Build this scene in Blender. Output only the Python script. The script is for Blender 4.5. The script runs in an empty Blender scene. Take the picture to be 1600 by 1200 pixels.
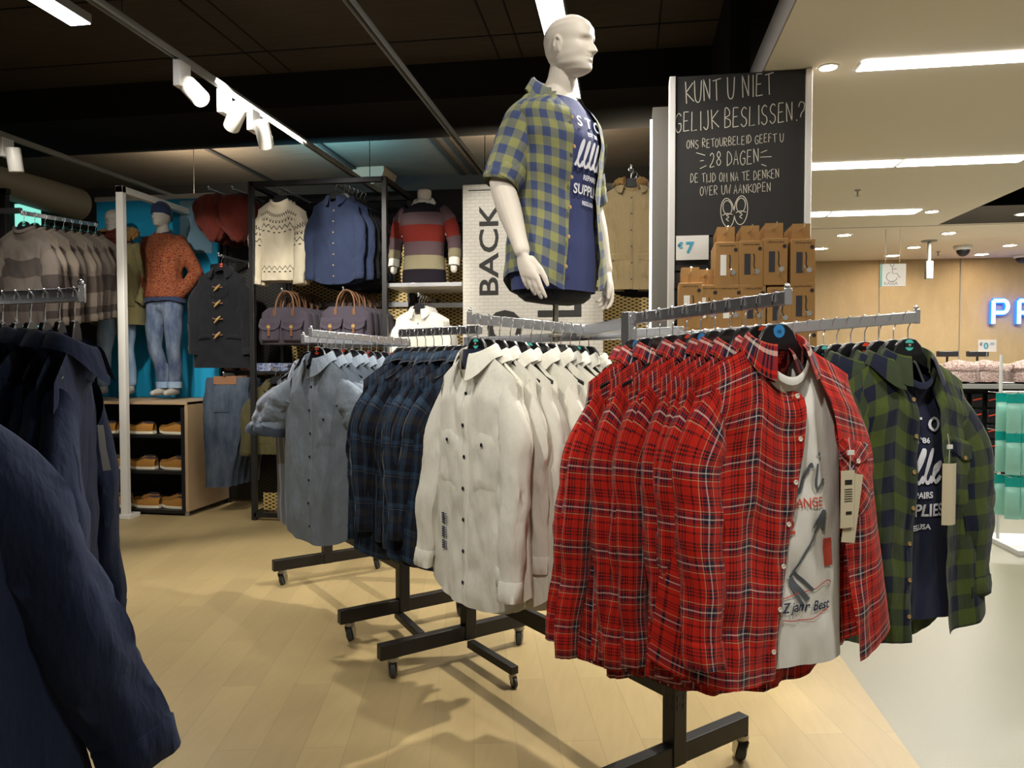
import bpy, math, random
from math import sin, cos, pi, radians, sqrt, atan, exp
from mathutils import Vector, Matrix, noise

# ------------------------------------------------------------------ camera
SC = bpy.context.scene
COL = SC.collection
F_PX, EYE, YAW = 1150.0, 1.45, radians(9.0)
PITCH = atan(36 / F_PX)
cam_d = bpy.data.cameras.new('camera')
cam = bpy.data.objects.new('camera', cam_d)
COL.objects.link(cam)
cam_d.sensor_width = 36
cam_d.lens = 36 * F_PX / 1600
cam_d.clip_start = 0.05
cam.location = (0, 0, EYE)
cam.rotation_euler = (pi / 2 - PITCH, 0, YAW)
SC.camera = cam
# ------------------------------------------------------------------ world, exposure
SC.view_settings.view_transform = 'Standard'
SC.view_settings.look = 'None'
SC.view_settings.gamma = 1
SC.view_settings.use_curve_mapping = False
SC.view_settings.exposure = 0.0
wld = bpy.data.worlds.new('shop')
SC.world = wld
wld.use_nodes = True
wld.node_tree.nodes['Background'].inputs[0].default_value = (1.0, 0.92, 0.80, 1)
wld.node_tree.nodes['Background'].inputs[1].default_value = 0.20


def lamp(name, kind, loc, energy, color=(1, .93, .82), aim=None, size=.1, size_y=None, angle=60, blend=.5, soft=.05):
    d = bpy.data.lights.new(name, kind)
    d.energy = energy
    d.color = color
    if kind == 'AREA':
        d.size = size
        if size_y:
            d.shape = 'RECTANGLE'
            d.size_y = size_y
    else:
        d.shadow_soft_size = soft
    if kind == 'SPOT':
        d.spot_size = radians(angle)
        d.spot_blend = blend
    o = bpy.data.objects.new(name, d)
    COL.objects.link(o)
    o.location = loc
    v = Vector(aim) - Vector(loc) if aim else Vector((0, 0, -1))
    o.rotation_euler = v.to_track_quat('-Z', 'Y').to_euler()
    return o


WARM = (1, .94, .82)
# light of the recessed ceiling panels over the till side, and of the long luminaires on the dark side
for (x, y, e) in ((2.1, 4.25, 46), (2.4, 6.3, 54), (2.6, 7.6, 60), (4.6, 10.2, 130), (1.9, 1.6, 28), (5.4, 5.0, 55), (5.8, 9.5, 110)):
    lamp('ceiling panel light', 'AREA', (x, y, 3.02), e, (1, .97, .90), size=1.3, size_y=.3)
for (x, y, e) in ((-.2, 3.9, 26), (-2.1, 3.0, 22), (-2.6, 5.0, 20)):
    lamp('luminaire light', 'AREA', (x, y, 3.2), e, (1, .95, .86), size=.12, size_y=1.2)
# added uplights without fixtures that brighten the ceiling bay, one cyan, others warm
for (x, y, e, c) in ((-3.1, 7.3, 70, (.25, .75, 1)), (-4.6, 7.4, 75, (1, .85, .62)), (-1.0, 7.2, 90, (1, .85, .62)), (.3, 6.9, 30, (1, .85, .62))):
    lamp('added uplight', 'AREA', (x, y, 3.25), e, c, aim=(x, y + .6, 5), size=1.0, size_y=.1)
# track spots, with more added to brighten the backdrop and the shoe cabinet
SPOTS = [((.42, 1.75, 3.6), (-.25, 2.8, 2.45), 120, 42), ((-1.25, .55, 3.2), (-.3, 2.8, 1.9), 35, 40), ((-.2, .3, 3.2), (.2, 2.2, 1.3), 140, 50),
         ((-1.3, 1.0, 3.2), (-.7, 2.8, 1.2), 100, 50),
         ((.5, 3.85, 3.35), (-.9, 2.7, .6), 330, 78), ((-2.2, 3.5, 3.2), (-3.0, 6.5, 1.9), 270, 42),
         ((-2.3, 4.0, 3.2), (-2.1, 6.5, 1.9), 230, 40), ((-2.5, 4.3, 3.2), (-4.3, 6.7, 1.9), 270, 44),
         ((-1.0, 4.0, 3.3), (-1.0, 6.3, 1.9), 210, 50), ((-.4, 4.4, 3.3), (.1, 6.5, 2.0), 90, 40),
         ((-3.2, 3.0, 3.2), (-4.3, 6.2, .9), 260, 40), ((-3.9, 3.6, 3.2), (-4.8, 6.0, 2.2), 110, 44), ((-3.4, 4.6, 3.3), (-2.2, 3.9, 0), 240, 70), ((-3.7, 5.0, 3.3), (-4.1, 7.1, 1.4), 150, 46),
         ((.4, 2.4, 3.3), (.6, 4.2, 2.1), 34, 44), ((1.3, 1.6, 3.0), (1.0, 2.6, .9), 40, 60)]
for (p, a, e, an) in SPOTS:
    lamp('track and fill spot light', 'SPOT', p, e, WARM, aim=a, angle=an, blend=.45, soft=.05)

# ------------------------------------------------------------------ view helpers: pixel -> place
_cy, _sy, _cp, _sp = cos(YAW), sin(YAW), cos(PITCH), sin(PITCH)
_R, _F, _U = Vector((_cy, _sy, 0)), Vector((-_sy * _cp, _cy * _cp, -_sp)), Vector((-_sy * _sp, _cy * _sp, _cp))


def _ray(x, y):
    return _F + _R * ((x - 800) / F_PX) + _U * ((600 - y) / F_PX)


def W(x, y, d):
    return Vector((0, 0, EYE)) + _ray(x, y) * d


def PY(x, y, Y):
    r = _ray(x, y)
    return Vector((0, 0, EYE)) + r * (Y / r.y)


def PZ(x, y, z):
    r = _ray(x, y)
    return Vector((0, 0, EYE)) + r * ((z - EYE) / r.z)


# ------------------------------------------------------------------ materials
def hx(h):
    c = [int(h[i:i + 2], 16) / 255 for i in (0, 2, 4)]
    return tuple((v / 12.92 if v <= .04045 else ((v + .055) / 1.055) ** 2.4) for v in c) + (1,)


class NT:
    def __init__(s, name):
        s.m = bpy.data.materials.new(name)
        s.m.use_nodes = True
        s.t = s.m.node_tree
        s.b = s.t.nodes['Principled BSDF']

    def n(s, typ, **k):
        nd = s.t.nodes.new(typ)
        for a, v in k.items():
            setattr(nd, a, v)
        return nd

    def set(s, sock, v):
        if isinstance(v, bpy.types.NodeSocket):
            s.t.links.new(v, sock)
        else:
            sock.default_value = v

    def math(s, op, a, b=0.0, c=None):
        nd = s.n('ShaderNodeMath', operation=op)
        s.set(nd.inputs[0], a)
        s.set(nd.inputs[1], b)
        if c is not None:
            s.set(nd.inputs[2], c)
        return nd.outputs[0]

    def mix(s, fac, a, b, mode='MIX'):
        nd = s.n('ShaderNodeMix', data_type='RGBA', blend_type=mode)
        s.set(nd.inputs[0], fac)
        s.set(nd.inputs[6], a)
        s.set(nd.inputs[7], b)
        return nd.outputs[2]

    def ramp(s, fac, stops, const=True):
        nd = s.n('ShaderNodeValToRGB')
        cr = nd.color_ramp
        cr.interpolation = 'CONSTANT' if const else 'LINEAR'
        cr.elements[0].position, cr.elements[0].color = stops[0]
        cr.elements[1].position, cr.elements[1].color = stops[1] if len(stops) > 1 else (1, stops[0][1])
        for p, c in stops[2:]:
            e = cr.elements.new(p)
            e.color = c
        s.set(nd.inputs[0], fac)
        return nd.outputs[0]

    def uv(s):
        nd = s.n('ShaderNodeUVMap')
        sp = s.n('ShaderNodeSeparateXYZ')
        s.t.links.new(nd.outputs[0], sp.inputs[0])
        return nd.outputs[0], sp.outputs[0], sp.outputs[1]

    def obj(s):
        nd = s.n('ShaderNodeTexCoord')
        return nd.outputs['Object']

    def noise(s, vec, scale, detail=3, rough=.5):
        nd = s.n('ShaderNodeTexNoise')
        s.set(nd.inputs['Vector'], vec)
        nd.inputs['Scale'].default_value = scale
        nd.inputs['Detail'].default_value = detail
        nd.inputs['Roughness'].default_value = rough
        return nd.outputs[0]

    def mapping(s, vec, scale=(1, 1, 1), rot=(0, 0, 0)):
        nd = s.n('ShaderNodeMapping')
        s.set(nd.inputs[0], vec)
        nd.inputs['Scale'].default_value = scale
        nd.inputs['Rotation'].default_value = rot
        return nd.outputs[0]

    def bump(s, h, strength=.3, dist=.005):
        nd = s.n('ShaderNodeBump')
        nd.inputs['Strength'].default_value = strength
        nd.inputs['Distance'].default_value = dist
        s.set(nd.inputs['Height'], h)
        s.t.links.new(nd.outputs[0], s.b.inputs['Normal'])

    def fin(s, col, rough=.6, metal=0.0, spec=.5):
        s.set(s.b.inputs['Base Color'], col)
        s.set(s.b.inputs['Roughness'], rough)
        s.set(s.b.inputs['Metallic'], metal)
        s.set(s.b.inputs['Specular IOR Level'], spec)
        return s.m


def plain(name, h, rough=.5, metal=0., spec=.5, bump=0, bscale=200, var=0.):
    t = NT(name)
    c = hx(h)
    if bump or var:
        nz = t.noise(t.obj(), bscale)
        if bump:
            t.bump(nz, bump, .002)
        if var:
            n2 = t.noise(t.obj(), 6)
            c2 = tuple(min(1, x * (1 - var)) for x in c[:3]) + (1,)
            c = t.mix(n2, c, c2)
    return t.fin(c, rough, metal, spec)


def cloth(name, h, h2=None, wr=.35, rough=.85, weave=900):
    """woven cloth: soft wrinkles as bump, a little colour mottling of the yarn"""
    t = NT(name)
    o = t.obj()
    c = hx(h)
    if h2:
        n1 = t.noise(t.mapping(o, (1, 1, .35)), 60, 4, .7)
        c = t.mix(n1, c, hx(h2))
    w = t.noise(t.mapping(o, (1.6, 1.6, .5)), 14, 3, .55)
    f = t.noise(o, weave, 1)
    t.bump(t.math('ADD', t.math('MULTIPLY', w, 1.0), t.math('MULTIPLY', f, .06)), wr, .02)
    t.b.inputs['Sheen Weight'].default_value = .08
    return t.fin(c, rough, 0, .2)


def plaid(name, warp, weft, pu, pv, wr=.35, rot=0.):
    """tartan: warp and weft stripe ramps over the cloth UV (metres), averaged like a twill"""
    t = NT(name)
    vec, u, v = t.uv()
    if rot:
        vec = t.mapping(vec, rot=(0, 0, rot))
        sp = t.n('ShaderNodeSeparateXYZ')
        t.t.links.new(vec, sp.inputs[0])
        u, v = sp.outputs[0], sp.outputs[1]
    a = t.ramp(t.math('FRACT', t.math('MULTIPLY', u, 1 / pu)), warp)
    b = t.ramp(t.math('FRACT', t.math('MULTIPLY', v, 1 / pv)), weft)
    c = t.mix(.5, a, b)
    o = t.obj()
    n1 = t.noise(o, 350, 2)
    c = t.mix(t.math('MULTIPLY', n1, .25), c, (0, 0, 0, 1))
    w = t.noise(t.mapping(o, (1.6, 1.6, .5)), 14, 3, .55)
    t.bump(w, wr, .02)
    t.b.inputs['Sheen Weight'].default_value = .12
    return t.fin(c, .9, 0, .15)


def emit(name, h, st):
    t = NT(name)
    t.b.inputs['Base Color'].default_value = hx(h)
    t.b.inputs['Emission Color'].default_value = hx(h)
    t.b.inputs['Emission Strength'].default_value = st
    return t.m


M = {}
RED, NAV, WHT, DRK = hx('cc2719'), hx('262038'), hx('e8d8cc'), hx('5a1418')
BLK = hx('24141e')
tart = [(0, RED), (.09, BLK), (.13, RED), (.165, BLK), (.205, RED), (.24, BLK), (.28, RED), (.40, hx('e8a484')), (.425, BLK), (.45, RED), (.475, NAV), (.565, WHT), (.595, NAV),
        (.685, RED), (.71, BLK), (.735, hx('e8a484')), (.76, RED), (.87, BLK), (.91, RED)]
M['tartan'] = plaid('red tartan flannel', tart, tart, .104, .108)
M['tartan_bias'] = plaid('red tartan on the bias', tart, tart, .104, .108, rot=radians(45))
GRN, GNV = hx('4c5a2a'), hx('192034')
chk = [(0, GRN), (.5, GNV)]
M['check'] = plaid('dark green navy check flannel', chk, chk, .082, .098)
YG, BL = hx('8e9060'), hx('434f76')
M['gingham'] = plaid('olive and blue check flannel', [(0, YG), (.5, BL)], [(0, YG), (.5, BL)], .066, .072, wr=.3)
B1, B2, B3, TAN = hx('1a263a'), hx('2f465e'), hx('141826'), hx('6e6a66')
M['blueplaid'] = plaid('dark blue plaid cotton', [(0, B1), (.15, B2), (.32, B1), (.36, TAN), (.38, B3), (.6, B3), (.7, hx('3a342f')), (.8, B1), (.9, B2)],
                       [(0, B1), (.2, B3), (.42, B2), (.55, B1), (.6, TAN), (.615, B1), (.8, hx('33302f'))], .10, .13)
M['white'] = cloth('white cotton', 'dcdad0', wr=.5)
M['tee'] = cloth('white jersey', 'e6e5e0', wr=.2)
M['navytee'] = cloth('navy jersey', '39416e', wr=.2)
M['darktee'] = cloth('dark navy jersey', '20263e', wr=.2)
M['grey'] = cloth('grey blue chambray', '828d9b', '737e8b', wr=.8)
WS = [(0, hx('8890a2')), (.72, hx('e2e4ea'))]
M['stripe'] = plaid('white striped chambray', WS, [(0, hx('8890a2')), (.99, hx('8890a2'))], .04, 1.0)
M['cuffblue'] = cloth('slate blue chambray', '4c586c', wr=.4)
M['denim'] = cloth('dark indigo denim', '24304e', '1c2640', wr=.5)
M['denimshirt'] = cloth('mid blue chambray', '2b3550', '252e46', wr=.4)
M['blackcloth'] = cloth('black cotton', '14141a', wr=.3)  # one even black for the hip cover, neckband and dark shirts
M['parka'] = cloth('olive parka cotton', '7c7450', '6e6746', wr=.5)
M['olive'] = cloth('dark olive cotton', '4e4a2c', '44402a', wr=.5)
M['tanjacket'] = cloth('sand cotton canvas', '94825f', '867554', wr=.9)
M['scarf'] = cloth('rust red knit', '561a10', '3c110b', wr=.8)
M['duffle'] = cloth('black navy wool', '101117', '15161c', wr=.3)
M['bag'] = cloth('mauve grey canvas', '4b4550', '433d48', wr=.4)
M['leather'] = plain('tan leather', '6e4a30', .5, bump=.1)
M['fur'] = cloth('tan fur', '9a7a48', '6a4c28', wr=1.0)
M['chrome'] = plain('chrome', 'e4e6ea', .22, .92)
M['black'] = plain('black plastic', '17171a', .3)
M['blackmetal'] = plain('black painted steel', '1d1a19', .45, .2, bump=.05)
M['frame'] = plain('dark steel frame', '2b2b2d', .4, .4)
M['rubber'] = plain('grey rubber', '33343a', .6)
M['zinc'] = plain('zinc plated steel', 'a8a496', .3, .9)
M['skin'] = plain('matt cream mannequin', 'd2cac0', .5, spec=.3)
M['skingrey'] = plain('matt grey mannequin', '9a9690', .5, spec=.3)
M['button_w'] = plain('white button', 'e6e0d4', .3)
M['button_d'] = plain('dark navy button', '1d2030', .3)
M['button_h'] = plain('horn button', 'a88a5a', .3)
M['card'] = plain('white card', 'e4e2dc', .6)
M['tagcard'] = plain('cream card', 'cfc4a8', .7)
M['kraft'] = plain('brown kraft board', '9c7440', .7, var=.1)
M['ink'] = plain('black ink', '1f1c1a', .7)
M['cyan'] = plain('cyan ink', '3aa0c0', .6)
M['chalk'] = plain('white chalk lettering', 'cfcabb', .9)
M['board'] = plain('black slate board', '262525', .75)
M['slat'] = plain('dark grey slatwall', '2e2e30', .6)
M['whitemetal'] = plain('white lacquered metal', 'd8d6d2', .4)
M['greymetal'] = plain('grey lacquered metal', '8a8a86', .45)
M['silver'] = plain('silver lacquered steel', '9a9890', .35, .6)
M['pillar'] = plain('taupe painted panel', '6c685f', .6)
M['shelfblack'] = plain('black laminate', '121214', .5)
M['suede'] = plain('tan suede', 'a4722e', .9, bump=.2, bscale=300, var=.2)
M['sole'] = plain('off white rubber sole', 'ded6c0', .6)
M['lining'] = plain('dark grey lining', '3a3440', .8)
M['red_dot'] = plain('orange red sticker', 'd8421c', .5)
M['blue_dot'] = plain('blue sticker', '2f86c8', .5)
M['teal_dot'] = plain('turquoise sticker', '4cc0b0', .5)
M['teal'] = plain('turquoise film', '119a90', .25)
M['mint'] = plain('pale mint film', '8fc8b8', .25)
M['glass'] = None
M['print_w'] = plain('white print', 'e2e4ee', .8)
M['print_g'] = plain('grey print', '5a6068', .8)
M['print_r'] = plain('red print', 'c8503c', .8)
M['print_n'] = plain('navy print', '2c3450', .8)
M['panel_blue'] = plain('cyan backdrop panel', '1e9ccc', .5)
M['panel_light'] = plain('pale blue backdrop panel', '8ab4cc', .5)
M['lamp_on'] = emit('lit lamp', 'fff6ea', 16)
M['lum'] = emit('lit diffuser', 'fbfaff', 9)
M['led'] = emit('cool white light strip', 'e8f0ff', 3)
M['neon'] = emit('blue white neon', '7fb4ff', 5)
M['neonrim'] = emit('blue neon edge', '1a5cff', 2.5)
M['win'] = emit('daylit pane', '6fb8a8', 1.8)


def mk_floor():
    t = NT('light oak vinyl')
    o = t.obj()
    br = t.n('ShaderNodeTexBrick')
    t.set(br.inputs['Vector'], t.mapping(o, rot=(0, 0, radians(78))))
    br.inputs['Color1'].default_value = hx('bda678')
    br.inputs['Color2'].default_value = hx('b19b70')
    br.inputs['Mortar'].default_value = hx('9d8c67')
    br.inputs['Scale'].default_value = 1
    br.inputs['Mortar Size'].default_value = .0012
    br.inputs['Brick Width'].default_value = 1.1
    br.inputs['Row Height'].default_value = .16
    g = t.noise(t.mapping(o, (9, 1.2, 1), (0, 0, radians(-12))), 4, 5, .6)
    c = t.mix(t.math('MULTIPLY', g, .35), br.outputs[0], hx('8a7a54'))
    return t.fin(c, .42, 0, .35)


def mk_grey_floor():
    t = NT('grey green vinyl')
    n1 = t.noise(t.obj(), 120, 3)
    c = t.mix(n1, hx('8f8b76'), hx('84816e'))
    return t.fin(c, .4, 0, .4)


def mk_ceiling():
    t = NT('board marked concrete')
    o = t.obj()
    n1 = t.noise(t.mapping(o, (1, 12, 1)), 3, 4, .7)
    n2 = t.noise(o, 2, 3)
    c = t.mix(n1, hx('4c443a'), hx('322c26'))
    c = t.mix(t.math('MULTIPLY', n2, .5), c, hx('282320'))
    return t.fin(c, .9, 0, .1)


def mk_wood_wall():
    t = NT('pale osb wall panel')
    o = t.obj()
    n1 = t.noise(t.mapping(o, (3, 3, 1)), 3, 6, .7)
    n2 = t.noise(o, 40, 3, .7)
    c = t.mix(n1, hx('bfa981'), hx('9f8a64'))
    c = t.mix(t.math('MULTIPLY', n2, .35), c, hx('8a744c'))
    return t.fin(c, .6, 0, .3)


def mk_mesh(name, wire, gap):
    t = NT(name)
    sp = t.n('ShaderNodeSeparateXYZ')
    t.set(sp.inputs[0], t.obj())
    x, z = t.math('MULTIPLY', sp.outputs[0], 14), t.math('MULTIPLY', sp.outputs[2], 30)
    a = t.math('ABSOLUTE', t.math('SUBTRACT', t.math('FRACT', t.math('ADD', x, z)), .5))
    b = t.math('ABSOLUTE', t.math('SUBTRACT', t.math('FRACT', t.math('SUBTRACT', x, z)), .5))
    k = t.math('LESS_THAN', t.math('MINIMUM', a, b), .19)
    return t.fin(t.mix(k, hx(gap), hx(wire)), .5, .2)


def mk_brick():
    t = NT('white brick print board')
    br = t.n('ShaderNodeTexBrick')
    sp = t.n('ShaderNodeSeparateXYZ')
    t.set(sp.inputs[0], t.obj())
    cb = t.n('ShaderNodeCombineXYZ')
    t.set(cb.inputs[0], sp.outputs[0])
    t.set(cb.inputs[1], sp.outputs[2])
    t.set(br.inputs['Vector'], cb.outputs[0])
    br.inputs['Color1'].default_value = hx('c2beb6')
    br.inputs['Color2'].default_value = hx('bcb8b0')
    br.inputs['Mortar'].default_value = hx('aca89f')
    br.inputs['Scale'].default_value = 1
    br.inputs['Mortar Size'].default_value = .003
    br.inputs['Brick Width'].default_value = .075
    br.inputs['Row Height'].default_value = .03
    return t.fin(br.outputs[0], .7)


def mk_jeans(name, a, b):
    t = NT(name)
    vec, u, v = t.uv()
    n1 = t.noise(t.mapping(t.obj(), (1.4, 1.4, .5)), 8, 4, .6)
    n2 = t.noise(t.obj(), 260, 2)
    k = t.math('MULTIPLY', t.math('SUBTRACT', n1, .30), 1.7)
    c = t.mix(k, hx(a), hx(b))
    c = t.mix(t.math('MULTIPLY', n2, .3), c, hx('1c2438'))
    t.bump(n1, .4, .02)
    return t.fin(c, .85, 0, .2)


def mk_melange(name, cols, sc=42):
    t = NT(name)
    n1 = t.noise(t.mapping(t.obj(), (1, 1, 2.4)), sc, 3, .75)
    n = len(cols)
    c = t.ramp(n1, [(.36 + .27 * i / n, hx(h)) for i, h in enumerate(cols)])
    t.bump(n1, .5, .004)
    return t.fin(c, .95, 0, .1)


def mk_bands(name, bands, mel=None):
    """knit with horizontal bands over UV v (metres from the shoulder)"""
    t = NT(name)
    vec, u, v = t.uv()
    L = 1.0
    c = t.ramp(v, [(p, hx(h)) for p, h in bands])
    n1 = t.noise(t.mapping(t.obj(), (1, 1, 2)), 190, 2)
    c = t.mix(t.math('MULTIPLY', n1, .55), c, hx('2a2024'))
    t.bump(n1, .4, .003)
    return t.fin(c, .95, 0, .1)


def mk_nordic():
    t = NT('cream nordic knit')
    vec, u, v = t.uv()

    def band(v0, amp, per, th):
        z = t.math('MULTIPLY', t.math('ABSOLUTE', t.math('SUBTRACT', t.math('FRACT', t.math('MULTIPLY', u, 1 / per)), .5)), 2 * amp)
        return t.math('LESS_THAN', t.math('ABSOLUTE', t.math('SUBTRACT', t.math('SUBTRACT', v, v0), z)), th)

    def dots(v0, per, r):
        a = t.math('ABSOLUTE', t.math('SUBTRACT', t.math('FRACT', t.math('MULTIPLY', u, 1 / per)), .5))
        k = t.math('LESS_THAN', a, .22)
        q = t.math('LESS_THAN', t.math('ABSOLUTE', t.math('SUBTRACT', v, v0)), r)
        return t.math('MULTIPLY', k, q)
    ks = [band(.20, .035, .05, .006), band(.585, .035, .05, .005), band(.085, .03, .022, .008), dots(.165, .03, .008),
          dots(.265, .05, .006), dots(.64, .05, .006), dots(.15, .02, .004)]
    k = ks[0]
    for q in ks[1:]:
        k = t.math('MAXIMUM', k, q)
    n1 = t.noise(t.obj(), 200, 2)
    c = t.mix(k, hx('d2c8b2'), hx('3c3838'))
    c = t.mix(t.math('MULTIPLY', n1, .3), c, hx('6a6050'))
    t.bump(n1, .5, .004)
    return t.fin(c, .95, 0, .1)


def mk_glass():
    t = NT('clear plastic')
    t.b.inputs['Transmission Weight'].default_value = 1
    t.b.inputs['IOR'].default_value = 1.15
    return t.fin(hx('f4f4f4'), .05)


M['floor'], M['floor2'], M['ceil'] = mk_floor(), mk_grey_floor(), mk_ceiling()
M['woodwall'] = mk_wood_wall()
M['mesh'] = mk_mesh('gold expanded metal mesh', 'c4a868', '382c1a')
M['meshdark'] = mk_mesh('dark expanded metal mesh', '2c2a26', '0c0c0c')
M['brick'] = mk_brick()
M['jeans'] = mk_jeans('faded blue jeans denim', '2c3c5c', '8894a2')
M['jeans2'] = mk_jeans('washed grey blue jeans denim', '2c3648', '5a646e')
M['jeans3'] = mk_jeans('pale blue jeans denim', '6a86a8', 'a8b6c0')
M['melange'] = mk_melange('rust melange knit', ['2c2028', '6a2c18', '8c3c1e', '4a2018', 'a07048', '3a3038', '803418'])
M['nordic'] = mk_nordic()
M['glass'] = mk_glass()
M['bands'] = mk_bands('striped knit', [(0, '1a1a22'), (.09, '5c4a4e'), (.205, '74261c'), (.355, '5c4a4e'), (.475, '948c70'), (.60, '1a1a22')])
M['greyknit'] = mk_bands('grey block knit', [(0, '5f5852'), (.06, '67605a'), (.22, '423d3a'), (.36, '5f5852'), (.5, '3c3735'), (.63, '5a534e')])
M['greyknit2'] = mk_bands('taupe block knit', [(0, '72695f'), (.06, '786e64'), (.24, '504842'), (.38, '726860'), (.5, '4e4642'), (.62, '6c635c')])
M['wood'] = plain('pale beech laminate', 'a88f70', .5, var=.12)
M['white_ceiling'] = plain('cream plasterboard', 'e4dccb', .9)
M['fascia'] = plain('grey painted fascia', '8c8782', .8)
M['blackpaint'] = plain('black painted ceiling void', '1a1816', .9, spec=.1)
M['duct'] = plain('grey beige duct', '5c5040', .6)
M['phone_dark'] = plain('dark window in box', '3a3a40', .2)
M['folded_red'] = mk_melange('red printed cotton', ['c8b8a8', 'a83a34', 'd8c8bc', '8a2c2c'], 60)
M['folded_blue'] = mk_melange('blue printed cotton', ['1c2c54', '2c4c8c', 'c8ccd4', '24386c'], 60)
M['sweets'] = mk_melange('mixed wrapped trinkets', ['8a6458', 'c8b0a0', 'e4d8d0', '5c4444', 'b08c80', '7a5c58'], 45)

# ------------------------------------------------------------------ mesh builder
class MB:
    def __init__(s):
        s.v, s.f, s.uv, s.mi = [], [], [], []

    def add(s, vs, fs, uvs=None, m=0):
        o = len(s.v)
        s.v += [tuple(p) for p in vs]
        for i, f in enumerate(fs):
            s.f.append([o + k for k in f])
            s.uv.append(uvs[i] if uvs else None)
            s.mi.append(m)
        return s

    def grid(s, P, UV=None, m=0, wrap=False, flip=False):
        nr, nc = len(P), len(P[0])
        vs = [p for r in P for p in r]
        fs, us = [], []
        for i in range(nr - 1):
            for j in range(nc if wrap else nc - 1):
                k = (j + 1) % nc
                f = [i * nc + j, (i + 1) * nc + j, (i + 1) * nc + k, i * nc + k]
                if UV:
                    a = [UV[i][j], UV[i + 1][j], UV[i + 1][j + 1], UV[i][j + 1]]
                if flip:
                    f.reverse()
                    if UV:
                        a.reverse()
                fs.append(f)
                if UV:
                    us.append(a)
        return s.add(vs, fs, us if UV else None, m)

    def loft(s, rings, m=0, cap=True, flip=False, u_len=None):
        n = len(rings[0])
        UV = []
        acc = 0
        prev = None
        for r in rings:
            c = sum((Vector(p) for p in r), Vector()) / n
            if prev is not None:
                acc += (c - prev).length
            prev = c
            ul = u_len or sum((Vector(r[j]) - Vector(r[j - 1])).length for j in range(n))
            UV.append([(ul * j / n, acc) for j in range(n + 1)])
        o = len(s.v)
        s.grid(rings, UV, m, wrap=True, flip=flip)
        if cap:
            a = [o + j for j in range(n)]
            b = [o + (len(rings) - 1) * n + j for j in range(n)]
            for f in ((a if not flip else a[::-1]), (b[::-1] if not flip else b)):
                s.f.append(f)
                s.uv.append(None)
                s.mi.append(m)
        return s

    def box(s, c, d, rz=0, m=0, R=None):
        R = R or Matrix.Rotation(rz, 3, 'Z')
        c = Vector(c)
        vs = [c + R @ Vector((x * d[0] / 2, y * d[1] / 2, z * d[2] / 2)) for x in (-1, 1) for y in (-1, 1) for z in (-1, 1)]
        return s.add(vs, [(0, 1, 3, 2), (4, 6, 7, 5), (0, 4, 5, 1), (2, 3, 7, 6), (0, 2, 6, 4), (1, 5, 7, 3)], None, m)

    def bar(s, a, b, w, h, m=0):
        """square bar from a to b, w wide sideways, h tall"""
        a, b = Vector(a), Vector(b)
        x = (b - a).normalized()
        up = Vector((0, 0, 1)) if abs(x.z) < .95 else Vector((0, 1, 0))
        y = up.cross(x).normalized()
        z = x.cross(y)
        R = Matrix((x, y, z)).transposed()
        return s.box((a + b) / 2, ((b - a).length, w, h), m=m, R=R)

    def tube(s, path, r, n=8, m=0, cap=True, sq=None):
        path = [Vector(p) for p in path]
        rs = r if isinstance(r, (list, tuple)) else [r] * len(path)
        rings = []
        nrm = None
        for i, p in enumerate(path):
            t = (path[min(i + 1, len(path) - 1)] - path[max(i - 1, 0)]).normalized()
            if nrm is None:
                nrm = t.orthogonal().normalized()
            nrm = (nrm - t * nrm.dot(t)).normalized()
            bn = t.cross(nrm)
            rings.append([p + rs[i] * (nrm * cos(2 * pi * j / n) + bn * sin(2 * pi * j / n)) for j in range(n)])
        return s.loft(rings, m, cap, flip=True)

    def lathe(s, prof, n=24, c=(0, 0, 0), m=0, R=None, cap=True):
        c = Vector(c)
        R = R or Matrix.Identity(3)
        rings = [[c + R @ Vector((r * cos(2 * pi * j / n), r * sin(2 * pi * j / n), z)) for j in range(n)] for r, z in prof]
        return s.loft(rings, m, cap, flip=True)

    def prism(s, out, y0, y1, m=0, T=None):
        """outline in x,z extruded along y"""
        T = T or (lambda p: p)
        n = len(out)
        vs = [T(Vector((x, y0, z))) for x, z in out] + [T(Vector((x, y1, z))) for x, z in out]
        fs = [list(range(n)), list(range(2 * n - 1, n - 1, -1))] + [[i, i + n, (i + 1) % n + n, (i + 1) % n] for i in range(n)]
        return s.add(vs, fs, None, m)

    def ell(s, c, r, nu=16, nv=10, m=0, R=None):
        c = Vector(c)
        R = R or Matrix.Identity(3)
        rings = []
        for i in range(nv + 1):
            a = pi * (i + .02) / (nv + .04) - pi / 2
            rings.append([c + R @ Vector((r[0] * cos(a) * cos(2 * pi * j / nu), r[1] * cos(a) * sin(2 * pi * j / nu), r[2] * sin(a))) for j in range(nu)])
        return s.loft(rings, m, True, flip=True)

    def ribbon(s, pts, w, y=0., m=0, T=None):
        """flat stroke in the x,z plane at depth y (2D mitred)"""
        T = T or (lambda p: p)
        pts = [Vector((a, b)) for a, b in pts]
        P = []
        for i, p in enumerate(pts):
            t = (pts[min(i + 1, len(pts) - 1)] - pts[max(i - 1, 0)])
            t = t.normalized() if t.length else Vector((1, 0))
            nn = Vector((-t.y, t.x)) * w / 2
            a, b = p + nn, p - nn
            P.append([T(Vector((a.x, y, a.y))), T(Vector((b.x, y, b.y)))])
        return s.grid(P, None, m)

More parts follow.
